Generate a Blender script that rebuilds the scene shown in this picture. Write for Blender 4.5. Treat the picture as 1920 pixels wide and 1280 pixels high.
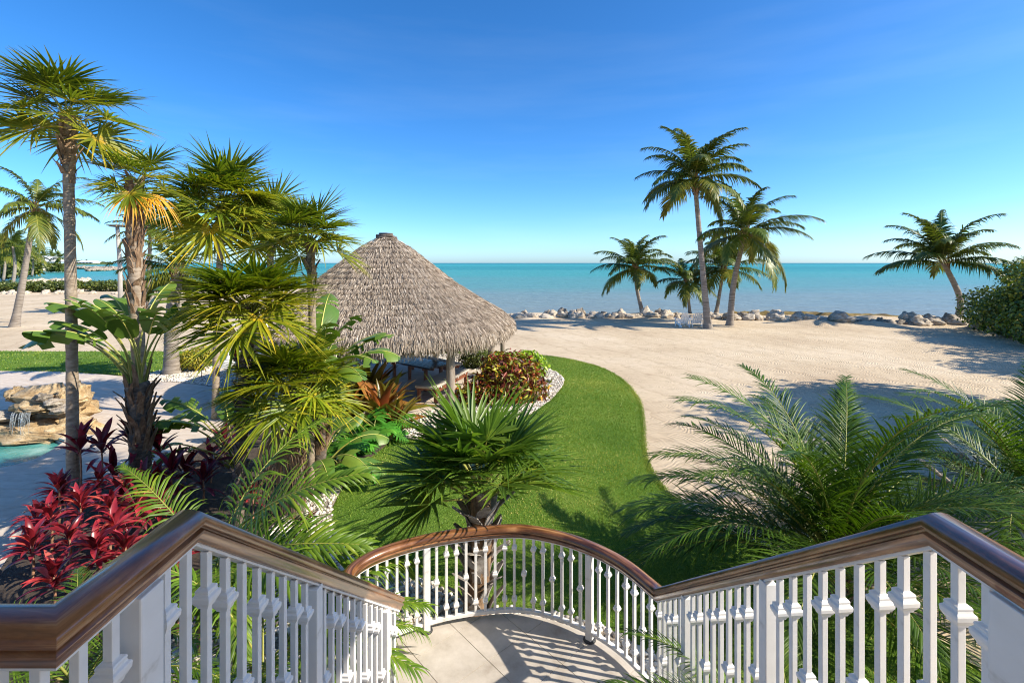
import bpy, bmesh, math, random
import numpy as np
from mathutils import Vector, Matrix, noise
from mathutils.geometry import tessellate_polygon

# ------------------------------------------------------------------ camera, sky, sun, exposure
for o in list(bpy.data.objects): bpy.data.objects.remove(o, do_unlink=True)
sc = bpy.context.scene
COL = sc.collection
EYE, FPX, CU, HV = 4.0, 900.0, 960.0, 493.0        # eye height, focal length in photo pixels, centre column, horizon row
cam_d = bpy.data.cameras.new('camera'); cam = bpy.data.objects.new('camera', cam_d); COL.objects.link(cam)
cam.location = (0, 0, EYE); cam.rotation_euler = (math.radians(90), 0, 0)
cam_d.sensor_width = 36.0; cam_d.lens = 36.0 * FPX / 1920.0
cam_d.shift_y = -(640.0 - HV) / 1920.0
cam_d.clip_start = 0.05; cam_d.clip_end = 60000
sc.camera = cam
SUN_EL = math.radians(37); SH = Vector((-0.972, 0.236, 0)).normalized()   # direction in which shadows fall
world = bpy.data.worlds.new('World'); sc.world = world; world.use_nodes = True
wn = world.node_tree.nodes; wl = world.node_tree.links
for n in list(wn): wn.remove(n)
sky = wn.new('ShaderNodeTexSky'); sky.sky_type = 'NISHITA'; sky.sun_disc = False
sky.sun_elevation = SUN_EL; sky.sun_rotation = math.atan2(-SH.x, -SH.y)
sky.altitude = 0; sky.air_density = 0.7; sky.dust_density = 0.7; sky.ozone_density = 5.0
hs = wn.new('ShaderNodeHueSaturation'); hs.inputs['Saturation'].default_value = 1.22; hs.inputs['Value'].default_value = 1.0
bgn = wn.new('ShaderNodeBackground'); bgn.inputs['Strength'].default_value = 0.15
tint = wn.new('ShaderNodeMix'); tint.data_type = 'RGBA'; tint.blend_type = 'MULTIPLY'; tint.inputs[0].default_value = 1.0; tint.inputs[7].default_value = (.93, 1.06, 1.10, 1)
wo = wn.new('ShaderNodeOutputWorld')
# thin high wisps: the same sky light, a little paler, in long streaks
wtc = wn.new('ShaderNodeTexCoord'); wmp = wn.new('ShaderNodeMapping'); wmp.inputs['Scale'].default_value = (1.1, 1.6, 9); wmp.inputs['Rotation'].default_value = (.12, .05, .4)
wno = wn.new('ShaderNodeTexNoise'); wno.inputs['Scale'].default_value = 1.4; wno.inputs['Detail'].default_value = 5; wno.inputs['Roughness'].default_value = .55
wrp = wn.new('ShaderNodeValToRGB'); wrp.color_ramp.elements[0].position = .5; wrp.color_ramp.elements[1].position = .8; wrp.color_ramp.elements[1].color = (.13, .13, .13, 1)
hs2 = wn.new('ShaderNodeHueSaturation'); hs2.inputs['Saturation'].default_value = .55; hs2.inputs['Value'].default_value = 1.18
wmx = wn.new('ShaderNodeMix'); wmx.data_type = 'RGBA'
wl.new(wtc.outputs['Generated'], wmp.inputs[0]); wl.new(wmp.outputs[0], wno.inputs['Vector']); wl.new(wno.outputs['Fac'], wrp.inputs[0]); wl.new(wrp.outputs[0], wmx.inputs[0])
wl.new(sky.outputs[0], hs.inputs['Color']); wl.new(hs.outputs[0], hs2.inputs['Color']); wl.new(hs.outputs[0], wmx.inputs[6]); wl.new(hs2.outputs[0], wmx.inputs[7]); wl.new(wmx.outputs[2], tint.inputs[6]); wl.new(tint.outputs[2], bgn.inputs[0]); wl.new(bgn.outputs[0], wo.inputs[0])
sun_d = bpy.data.lights.new('sun', 'SUN'); sun = bpy.data.objects.new('sun', sun_d); COL.objects.link(sun)
sun_d.energy = 5.0; sun_d.angle = math.radians(0.53); sun_d.color = (1.0, 0.92, 0.79)
tr = Vector((SH.x * math.cos(SUN_EL), SH.y * math.cos(SUN_EL), -math.sin(SUN_EL)))
sun.rotation_euler = tr.to_track_quat('-Z', 'Y').to_euler(); sun.location = (30, -8, 30)
sc.view_settings.view_transform = 'Standard'; sc.view_settings.look = 'None'
sc.view_settings.exposure = 0.66; sc.view_settings.gamma = 1.0; sc.view_settings.use_curve_mapping = False
sc.render.engine = 'CYCLES'
sc.cycles.use_denoising = True; sc.cycles.denoiser = 'OPENIMAGEDENOISE'; sc.cycles.denoising_input_passes = 'RGB_ALBEDO_NORMAL'; sc.cycles.denoising_prefilter = 'ACCURATE'; sc.cycles.filter_width = 1.1
sc.cycles.max_bounces = 8; sc.cycles.transparent_max_bounces = 8

random.seed(7); rng = np.random.default_rng(11)
R = math.radians
def P(u, v, D): return Vector(((u - CU) / FPX * D, D, EYE - (v - HV) / FPX * D))
def G(u, v, z=0.0):
    D = (EYE - z) * FPX / (v - HV); return Vector(((u - CU) / FPX * D, D, z))
def sstep(a, b, x):
    t = np.clip((x - a) / (b - a), 0, 1); return t * t * (3 - 2 * t)

# ------------------------------------------------------------------ materials
MATS = {}
def nt(name):
    m = bpy.data.materials.new(name); m.use_nodes = True; MATS[name] = m
    n = m.node_tree.nodes; l = m.node_tree.links
    b = n['Principled BSDF']; return m, n, l, b
def ramp(n, stops):
    r = n.new('ShaderNodeValToRGB'); e = r.color_ramp.elements
    while len(e) < len(stops): e.new(0.5)
    for k, (p, c) in enumerate(stops): e[k].position = p; e[k].color = (*c, 1)
    return r
def tex_noise(n, l, scale, detail=4, rough=0.6, coord='Object', stretch=None):
    tc = n.new('ShaderNodeTexCoord'); t = n.new('ShaderNodeTexNoise')
    t.inputs['Scale'].default_value = scale; t.inputs['Detail'].default_value = detail; t.inputs['Roughness'].default_value = rough
    if stretch:
        mp = n.new('ShaderNodeMapping'); mp.inputs['Scale'].default_value = stretch
        l.new(tc.outputs[coord], mp.inputs[0]); l.new(mp.outputs[0], t.inputs['Vector'])
    else: l.new(tc.outputs[coord], t.inputs['Vector'])
    return t
def bump(n, l, b, h, strength, dist):
    bp = n.new('ShaderNodeBump'); bp.inputs['Strength'].default_value = strength; bp.inputs['Distance'].default_value = dist
    l.new(h, bp.inputs['Height']); l.new(bp.outputs[0], b.inputs['Normal']); return bp
def math_n(n, l, op, a, b=None, v=None):
    m = n.new('ShaderNodeMath'); m.operation = op
    if hasattr(a, 'links'): l.new(a, m.inputs[0])
    else: m.inputs[0].default_value = a
    if b is not None:
        if hasattr(b, 'links'): l.new(b, m.inputs[1])
        else: m.inputs[1].default_value = b
    return m.outputs[0]

def simple(name, stops, scale=6, rough=0.7, bs=0.3, bd=0.01, detail=5, stretch=None, spec=0.5, bscale=None, coord='Object'):
    m, n, l, b = nt(name)
    t = tex_noise(n, l, scale, detail, 0.65, coord, stretch); r = ramp(n, stops)
    l.new(t.outputs['Fac'], r.inputs[0]); l.new(r.outputs[0], b.inputs['Base Color'])
    b.inputs['Roughness'].default_value = rough; b.inputs['Specular IOR Level'].default_value = spec
    if bs:
        t2 = tex_noise(n, l, bscale or scale * 4, 5, 0.7, coord, stretch); bump(n, l, b, t2.outputs['Fac'], bs, bd)
    return m
def leaf(name, stops, rough=0.42, trans=0.3, nscale=3.0, spec=0.5, tint=(1.1, 1.15, 0.5), streak=0.0):
    """foliage: colour by the per-leaf 'var' value and a little noise, lit through from behind"""
    m, n, l, b = nt(name)
    at = n.new('ShaderNodeAttribute'); at.attribute_name = 'var'
    t = tex_noise(n, l, nscale, 3, 0.6)
    a = math_n(n, l, 'MULTIPLY_ADD', t.outputs['Fac'], 0.36); a.node.inputs[2].default_value = -0.18
    s = math_n(n, l, 'ADD', at.outputs['Fac'], a)
    if name not in ('thatch', 'red_leaf', 'purple_leaf', 'dead_leaf', 'fan_gold'): stops = [(p, (min(.8, c[0] * 1.5), min(.8, c[1] * 1.28), c[2] * 1.05)) for p, c in stops]
    r = ramp(n, stops); l.new(s, r.inputs[0])
    oi = n.new('ShaderNodeObjectInfo')
    mx = n.new('ShaderNodeMix'); mx.data_type = 'RGBA'; mx.blend_type = 'MULTIPLY'; mx.inputs[0].default_value = 1.0
    l.new(r.outputs[0], mx.inputs[6]); l.new(oi.outputs['Color'], mx.inputs[7])
    col = mx.outputs[2]
    l.new(col, b.inputs['Base Color']); b.inputs['Roughness'].default_value = rough
    b.inputs['Specular IOR Level'].default_value = spec
    tb = n.new('ShaderNodeBsdfTranslucent'); mt = n.new('ShaderNodeMix'); mt.data_type = 'RGBA'; mt.blend_type = 'MULTIPLY'
    mt.inputs[0].default_value = 1.0; mt.inputs[7].default_value = (*tint, 1); l.new(col, mt.inputs[6]); l.new(mt.outputs[2], tb.inputs[0])
    ms = n.new('ShaderNodeMixShader'); ms.inputs[0].default_value = trans
    l.new(b.outputs[0], ms.inputs[1]); l.new(tb.outputs[0], ms.inputs[2]); l.new(ms.outputs[0], n['Material Output'].inputs[0])
    return m

leaf('fan_leaf', [(0.0, (.03, .065, .008)), (.3, (.085, .15, .014)), (.58, (.21, .255, .022)), (.82, (.42, .36, .04)), (1, (.58, .36, .06))], trans=.36)
leaf('fan_leaf_blue', [(0.0, (.025, .07, .012)), (.4, (.065, .15, .022)), (.7, (.13, .24, .03)), (1, (.32, .38, .05))], trans=.34)
leaf('fan_gold', [(0.0, (.28, .13, .015)), (.5, (.78, .38, .02)), (1, (.75, .45, .08))], trans=.35, tint=(1.1, .9, .4))
leaf('dead_leaf', [(0.0, (.12, .07, .035)), (.5, (.30, .19, .10)), (1, (.48, .36, .23))], rough=.8, trans=.1, tint=(1, .8, .6))
leaf('coco_leaf', [(0.0, (.025, .052, .010)), (.4, (.075, .125, .022)), (.7, (.17, .19, .03)), (1, (.40, .31, .07))], rough=.38, trans=.33)
leaf('feather_leaf', [(0.0, (.018, .05, .008)), (.4, (.055, .125, .012)), (.7, (.12, .22, .02)), (1, (.28, .33, .04))], rough=.42, trans=.33, spec=.35)
leaf('paddle_leaf', [(0.0, (.02, .055, .012)), (.45, (.06, .14, .025)), (.75, (.13, .22, .035)), (1, (.34, .33, .06))], rough=.35, trans=.25)
leaf('red_leaf', [(0.0, (.05, .010, .014)), (.3, (.15, .014, .022)), (.55, (.36, .03, .045)), (.8, (.56, .09, .075)), (1, (.62, .20, .12))], rough=.3, trans=.3, tint=(1.3, .5, .5))
leaf('purple_leaf', [(0.0, (.03, .009, .012)), (.45, (.12, .014, .028)), (1, (.36, .03, .06))], rough=.33, trans=.3, tint=(1.6, .4, .4))
leaf('croton_leaf', [(0.0, (.035, .015, .014)), (.25, (.10, .022, .018)), (.45, (.22, .04, .02)), (.58, (.09, .13, .015)), (.8, (.32, .36, .03)), (1, (.52, .22, .03))], trans=.25, nscale=1.2)
leaf('lime_leaf', [(0.0, (.07, .16, .01)), (.5, (.20, .36, .02)), (1, (.42, .50, .05))])
leaf('yellow_shrub_leaf', [(0.0, (.05, .085, .012)), (.5, (.16, .19, .02)), (1, (.42, .38, .04))])
leaf('sea_grape_leaf', [(0.0, (.02, .04, .009)), (.4, (.06, .11, .018)), (.7, (.14, .20, .025)), (1, (.45, .42, .04))], nscale=.8)
leaf('hedge_leaf', [(0.0, (.025, .045, .012)), (.5, (.07, .11, .022)), (1, (.17, .20, .045))], nscale=.4)
leaf('philodendron_leaf', [(0.0, (.02, .075, .012)), (.5, (.05, .19, .022)), (1, (.14, .34, .04))], rough=.35)
leaf('bromeliad_leaf', [(0.0, (.05, .075, .012)), (.4, (.14, .13, .02)), (.7, (.22, .075, .03)), (1, (.42, .16, .05))], rough=.35, trans=.25, nscale=2)
leaf('grass_blade', [(0.0, (.05, .12, .012)), (.4, (.105, .205, .02)), (.7, (.20, .29, .04)), (1, (.46, .42, .16))], rough=.6, trans=.3, nscale=.9)
simple('petiole', [(0.3, (.16, .19, .03)), (.7, (.36, .33, .06))], 5, .5, .1)
simple('paddle_petiole', [(0.3, (.17, .20, .04)), (.55, (.34, .33, .06)), (.75, (.30, .10, .04))], 3, .45, .2, stretch=(1, 1, .3))
simple('midrib', [(0.3, (.50, .50, .10)), (.7, (.62, .58, .16))], 4, .5, 0)
simple('ti_stem', [(0.35, (.20, .10, .06)), (.65, (.42, .22, .12))], 20, .7, .4)
simple('bark_grey', [(0.3, (.17, .125, .085)), (.5, (.30, .23, .16)), (.7, (.44, .36, .27))], 9, .85, .8, .012, stretch=(1, 1, 2.6), bscale=22)
simple('bark_dark', [(0.3, (.05, .036, .026)), (.5, (.13, .10, .075)), (.7, (.26, .21, .16))], 12, .9, .9, .02, stretch=(1, 1, 1.8), bscale=26)
simple('bark_coco', [(0.3, (.15, .12, .09)), (.5, (.27, .225, .18)), (.72, (.42, .37, .31))], 3.5, .85, .9, .03, stretch=(.6, .6, 6), bscale=4)
simple('fibre_brown', [(0.3, (.10, .055, .028)), (.5, (.22, .13, .07)), (.7, (.42, .29, .18))], 14, .95, .9, .02, stretch=(1, 1, .3))
simple('boot_grey', [(0.3, (.14, .115, .10)), (.5, (.30, .26, .225)), (.7, (.50, .46, .41))], 8, .9, .7, .01)
simple('boot_brown', [(0.3, (.12, .07, .035)), (.5, (.30, .19, .11)), (.7, (.55, .40, .27))], 8, .9, .7, .01)
simple('white_paint', [(0.22, (.50, .46, .40)), (.36, (.74, .71, .67)), (.7, (.80, .775, .74))], 7, .45, .12, .002, bscale=60)
simple('lamp_enamel', [(0.3, (.72, .71, .66)), (.7, (.80, .79, .74))], 5, .35, .03)
simple('black_metal', [(0.3, (.02, .02, .02)), (.7, (.05, .05, .05))], 9, .5, .1)
simple('chair_paint', [(0.3, (.80, .79, .75)), (.7, (.88, .87, .83))], 6, .5, .1)
simple('weathered_wood', [(0.3, (.16, .12, .085)), (.5, (.31, .25, .19)), (.7, (.44, .38, .31))], 7, .85, .6, .008, stretch=(3, 3, .25))
simple('pole_wood', [(0.3, (.26, .235, .21)), (.5, (.42, .39, .35)), (.7, (.55, .52, .48))], 7, .85, .6, .008, stretch=(3, 3, .2))
simple('red_wood', [(0.3, (.09, .03, .016)), (.5, (.20, .065, .03)), (.7, (.31, .11, .05))], 6, .45, .2, .003, stretch=(2, 2, 8))
simple('table_paint', [(0.3, (.018, .026, .04)), (.7, (.045, .06, .085))], 12, .22, .1, .002, stretch=(6, 1, 1))
simple('cushion', [(0.3, (.40, .355, .29)), (.7, (.52, .46, .38))], 25, .9, .3, .002)
simple('thatch_under', [(0.3, (.09, .068, .045)), (.7, (.24, .185, .13))], 20, .95, .8, .03)
leaf('thatch', [(0.0, (.10, .072, .05)), (.3, (.28, .215, .155)), (.6, (.52, .425, .325)), (1, (.78, .69, .57))], rough=.85, trans=.06, nscale=1.4, spec=.2, tint=(1, .9, .8))
simple('pebble', [(0.3, (.42, .35, .27)), (.5, (.66, .59, .49)), (.7, (.82, .77, .69))], 3.2, .8, .2, .004, coord='Object', bscale=40)
simple('pebble_bed', [(0.3, (.16, .125, .09)), (.5, (.36, .30, .23)), (.65, (.62, .55, .45))], 38, .9, .9, .03)
simple('soil', [(0.3, (.035, .024, .016)), (.7, (.10, .07, .045))], 12, .95, .9, .03)
simple('travertine', [(0.28, (.40, .315, .235)), (.45, (.54, .445, .345)), (.6, (.61, .52, .42)), (.75, (.67, .59, .49))], 2.3, .7, .25, .003, detail=8, bscale=24, stretch=(1, 2.6, 1))
simple('landing_stone', [(0.28, (.33, .275, .22)), (.45, (.45, .395, .33)), (.6, (.53, .47, .40)), (.75, (.60, .54, .47))], 3.1, .75, .35, .004, detail=9, bscale=20)
simple('limestone', [(0.28, (.16, .12, .08)), (.42, (.40, .32, .23)), (.6, (.62, .54, .43)), (.78, (.76, .70, .60))], 2.4, .9, 1.0, .05, detail=8, bscale=7)
simple('limestone_grey', [(0.28, (.07, .055, .04)), (.45, (.24, .195, .145)), (.62, (.46, .39, .30)), (.8, (.66, .58, .47))], 2.0, .9, 1.0, .05, detail=8, bscale=7)
simple('limestone_gold', [(0.28, (.20, .12, .055)), (.42, (.43, .28, .13)), (.58, (.60, .44, .24)), (.74, (.66, .57, .43))], 2.6, .8, 1.0, .05, detail=9, bscale=9)
simple('seaweed', [(0.3, (.05, .032, .012)), (.5, (.17, .115, .03)), (.7, (.30, .22, .07))], 2.2, .9, 1, .05)
simple('far_green', [(0.3, (.03, .05, .02)), (.7, (.10, .14, .05))], .3, .9, .5, .3)
simple('roof_white', [(0.3, (.62, .62, .60)), (.7, (.72, .72, .70))], .8, .6, .05)
simple('wall_white', [(0.3, (.72, .70, .66)), (.7, (.80, .78, .74))], .8, .8, .05)
simple('far_wall_blue', [(0.3, (.46, .58, .60)), (.7, (.54, .66, .68))], .8, .8, .05)
simple('window_dark', [(0.3, (.03, .04, .05)), (.7, (.06, .08, .09))], 2, .15, 0)
simple('lounger_wood', [(0.3, (.30, .22, .14)), (.7, (.52, .41, .29))], 6, .7, .3, .004, stretch=(4, 1, 1))
simple('stripe_leaf_white', [(0.4, (.30, .42, .18)), (.6, (.72, .76, .58))], 12, .4, 0)

# varnished handrail wood: long dark streaks along the rail
m, n, l, b = nt('varnished_wood')
at = n.new('ShaderNodeAttribute'); at.attribute_name = 'uvl'
mp = n.new('ShaderNodeMapping'); mp.inputs['Scale'].default_value = (2.2, 26, 1)
l.new(at.outputs['Vector'], mp.inputs[0])
t = n.new('ShaderNodeTexNoise'); t.inputs['Scale'].default_value = 1.0; t.inputs['Detail'].default_value = 7; t.inputs['Roughness'].default_value = .62; t.inputs['Distortion'].default_value = .5
l.new(mp.outputs[0], t.inputs['Vector'])
r = ramp(n, [(.28, (.022, .009, .004)), (.43, (.10, .037, .014)), (.55, (.23, .095, .036)), (.72, (.46, .25, .11))])
l.new(t.outputs['Fac'], r.inputs[0]); l.new(r.outputs[0], b.inputs['Base Color'])
b.inputs['Roughness'].default_value = .28; b.inputs['Coat Weight'].default_value = .6; b.inputs['Coat Roughness'].default_value = .12
bump(n, l, b, t.outputs['Fac'], .25, .003)

# raked sand: wavy combed tracks over fine grain
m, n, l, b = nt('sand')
tc = n.new('ShaderNodeTexCoord')
t1 = tex_noise(n, l, .22, 6, .6); t2 = tex_noise(n, l, 60, 3, .7); t3 = tex_noise(n, l, 3.0, 5, .65)
r = ramp(n, [(.30, (.49, .375, .25)), (.5, (.59, .47, .32)), (.7, (.67, .55, .395))]); l.new(t1.outputs['Fac'], r.inputs[0])
r2 = ramp(n, [(.30, (.72, .70, .68)), (.48, (1, 1, 1)), (1, (1.0, 1.0, 1.0))])
l.new(t3.outputs['Fac'], r2.inputs[0])
mx = n.new('ShaderNodeMix'); mx.data_type = 'RGBA'; mx.blend_type = 'MULTIPLY'; mx.inputs[0].default_value = .8
l.new(r.outputs[0], mx.inputs[6]); l.new(r2.outputs[0], mx.inputs[7]); l.new(mx.outputs[2], b.inputs['Base Color'])
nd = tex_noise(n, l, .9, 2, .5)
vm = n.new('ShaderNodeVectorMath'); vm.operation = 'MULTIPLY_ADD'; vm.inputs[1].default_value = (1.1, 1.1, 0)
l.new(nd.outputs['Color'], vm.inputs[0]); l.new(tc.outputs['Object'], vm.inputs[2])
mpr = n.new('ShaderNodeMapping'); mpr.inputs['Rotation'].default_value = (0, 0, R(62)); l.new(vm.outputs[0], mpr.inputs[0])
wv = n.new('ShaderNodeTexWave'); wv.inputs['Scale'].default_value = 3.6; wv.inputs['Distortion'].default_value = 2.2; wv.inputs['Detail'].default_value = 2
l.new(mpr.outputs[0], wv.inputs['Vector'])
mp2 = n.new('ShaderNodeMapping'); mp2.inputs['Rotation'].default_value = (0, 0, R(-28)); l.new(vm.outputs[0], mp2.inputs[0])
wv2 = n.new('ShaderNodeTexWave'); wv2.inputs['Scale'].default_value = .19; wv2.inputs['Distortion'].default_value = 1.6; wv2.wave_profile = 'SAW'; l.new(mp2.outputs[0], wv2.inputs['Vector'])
pt = tex_noise(n, l, .5, 3, .6); rp = ramp(n, [(.38, (.45, .45, .45)), (.6, (1, 1, 1))]); l.new(pt.outputs['Fac'], rp.inputs[0])
hq = math_n(n, l, 'MULTIPLY', wv.outputs['Fac'], .34); h = math_n(n, l, 'MULTIPLY', hq, rp.outputs[0])
# groove shade painted darker into the rake furrows and along each pass edge
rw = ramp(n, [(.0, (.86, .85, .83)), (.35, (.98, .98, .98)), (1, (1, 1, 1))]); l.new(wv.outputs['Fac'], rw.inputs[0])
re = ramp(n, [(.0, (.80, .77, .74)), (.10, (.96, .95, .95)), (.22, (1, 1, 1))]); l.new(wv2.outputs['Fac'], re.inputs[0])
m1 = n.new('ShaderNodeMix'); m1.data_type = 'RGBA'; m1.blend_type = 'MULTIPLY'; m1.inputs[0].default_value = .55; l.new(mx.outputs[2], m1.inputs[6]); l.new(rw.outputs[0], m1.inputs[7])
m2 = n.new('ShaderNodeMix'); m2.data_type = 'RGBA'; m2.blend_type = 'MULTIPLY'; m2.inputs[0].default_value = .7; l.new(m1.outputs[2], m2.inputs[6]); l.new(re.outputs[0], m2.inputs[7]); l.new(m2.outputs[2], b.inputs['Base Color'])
h2 = math_n(n, l, 'MULTIPLY_ADD', wv2.outputs['Fac'], 1.7); l.new(h, h2.node.inputs[2])
h3 = math_n(n, l, 'MULTIPLY_ADD', t3.outputs['Fac'], .28); l.new(h2, h3.node.inputs[2])
h4 = math_n(n, l, 'MULTIPLY_ADD', t2.outputs['Fac'], .35); l.new(h3, h4.node.inputs[2])
bump(n, l, b, h4, .85, .035); b.inputs['Roughness'].default_value = .95; b.inputs['Specular IOR Level'].default_value = .1

# turf under the blades
m, n, l, b = nt('turf')
t1 = tex_noise(n, l, .7, 5, .6); t2 = tex_noise(n, l, 45, 3, .7)
s = math_n(n, l, 'MULTIPLY_ADD', t2.outputs['Fac'], .5); hh = math_n(n, l, 'MULTIPLY', t1.outputs['Fac'], .5); l.new(hh, s.node.inputs[2])
r = ramp(n, [(.28, (.035, .085, .010)), (.45, (.085, .17, .016)), (.58, (.15, .235, .03)), (.72, (.30, .30, .09))])
l.new(s, r.inputs[0]); l.new(r.outputs[0], b.inputs['Base Color']); b.inputs['Roughness'].default_value = .9; b.inputs['Specular IOR Level'].default_value = .15
bump(n, l, b, t2.outputs['Fac'], 1, .03)

# sea: colour by depth of the flats, small wind ripples
m, n, l, b = nt('sea_water')
tc = n.new('ShaderNodeTexCoord'); sx = n.new('ShaderNodeSeparateXYZ'); l.new(tc.outputs['Object'], sx.inputs[0])
lg = math_n(n, l, 'LOGARITHM', sx.outputs['Y'], 10.0)
nb = tex_noise(n, l, 1.0, 5, .6, 'Object', (.004, .02, 1))
nf = math_n(n, l, 'MULTIPLY_ADD', nb.outputs['Fac'], .7); nf.node.inputs[2].default_value = -.35
lg2 = math_n(n, l, 'ADD', lg, nf)
mr = n.new('ShaderNodeMapRange'); mr.inputs[1].default_value = 1.5; mr.inputs[2].default_value = 4.0; l.new(lg2, mr.inputs[0])
r = ramp(n, [(.0, (.19, .215, .20)), (.09, (.165, .225, .21)), (.20, (.10, .24, .215)), (.34, (.045, .27, .225)), (.46, (.016, .20, .175)), (.60, (.03, .29, .235)), (.78, (.008, .145, .135)), (1, (.006, .12, .115))])
l.new(mr.outputs[0], r.inputs[0]); l.new(r.outputs[0], b.inputs['Base Color'])
b.inputs['Roughness'].default_value = .3; b.inputs['Specular IOR Level'].default_value = .10
w1 = tex_noise(n, l, 1.0, 4, .6, 'Object', (.5, 1.5, 1)); w2 = tex_noise(n, l, 1.0, 3, .6, 'Object', (.06, .22, 1))
hw = math_n(n, l, 'MULTIPLY_ADD', w2.outputs['Fac'], 2.0); l.new(w1.outputs['Fac'], hw.node.inputs[2])
bump(n, l, b, hw, .9, .5)

m, n, l, b = nt('pool_water')
t = tex_noise(n, l, 1.3, 4, .6); r = ramp(n, [(.3, (.03, .19, .17)), (.55, (.09, .34, .30)), (.75, (.30, .52, .47))])
l.new(t.outputs['Fac'], r.inputs[0]); l.new(r.outputs[0], b.inputs['Base Color']); b.inputs['Roughness'].default_value = .08
t2 = tex_noise(n, l, 5, 4, .6); bump(n, l, b, t2.outputs['Fac'], .5, .05)
m, n, l, b = nt('falling_water')
b.inputs['Base Color'].default_value = (.9, .95, .97, 1); b.inputs['Roughness'].default_value = .1
b.inputs['Transmission Weight'].default_value = .75; b.inputs['IOR'].default_value = 1.2; b.inputs['Alpha'].default_value = .55

# ------------------------------------------------------------------ mesh helpers
def prop(o, label=None, cat=None, group=None, kind=None):
    if label: o['label'] = label
    if cat: o['category'] = cat
    if group: o['group'] = group
    if kind: o['kind'] = kind
    return o
def thing(name, label, cat, loc=(0, 0, 0), rz=0.0, group=None, scale=1.0):
    o = bpy.data.objects.new(name, None); COL.objects.link(o); o.empty_display_size = .1
    o.location = loc; o.rotation_euler = (0, 0, rz); o.scale = (scale,) * 3
    return prop(o, label, cat, group)
def mk_mesh(name, V, F, mats, val=None, mi=None, smooth=True, uvl=None):
    me = bpy.data.meshes.new(name)
    V = np.asarray(V, dtype=np.float32).reshape(-1, 3)
    if isinstance(F, np.ndarray):
        k = F.shape[1]; me.vertices.add(len(V)); me.vertices.foreach_set('co', V.ravel())
        me.loops.add(F.size); me.loops.foreach_set('vertex_index', F.astype(np.int32).ravel())
        me.polygons.add(len(F)); me.polygons.foreach_set('loop_start', np.arange(0, F.size, k, dtype=np.int32))
        me.update(calc_edges=True)
    else: me.from_pydata(V.tolist(), [], F)
    for q in (mats if isinstance(mats, (list, tuple)) else [mats]): me.materials.append(MATS[q])
    nf = len(me.polygons)
    if val is not None:
        a = me.attributes.new('var', 'FLOAT', 'FACE'); a.data.foreach_set('value', np.asarray(val, dtype=np.float32))
    if mi is not None: me.polygons.foreach_set('material_index', np.asarray(mi, dtype=np.int32))
    if uvl is not None:
        a = me.attributes.new('uvl', 'FLOAT_VECTOR', 'POINT'); a.data.foreach_set('vector', np.asarray(uvl, dtype=np.float32).ravel())
    me.polygons.foreach_set('use_smooth', np.full(nf, smooth)); me.update()
    return me
def put(name, me, parent=None, loc=(0, 0, 0), rot=(0, 0, 0), scale=(1, 1, 1), color=None):
    o = bpy.data.objects.new(name, me); COL.objects.link(o); o.parent = parent
    o.location = loc; o.rotation_euler = rot; o.scale = scale if not isinstance(scale, (int, float)) else (scale,) * 3
    if color: o.color = (*color, 1)
    return o
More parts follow.
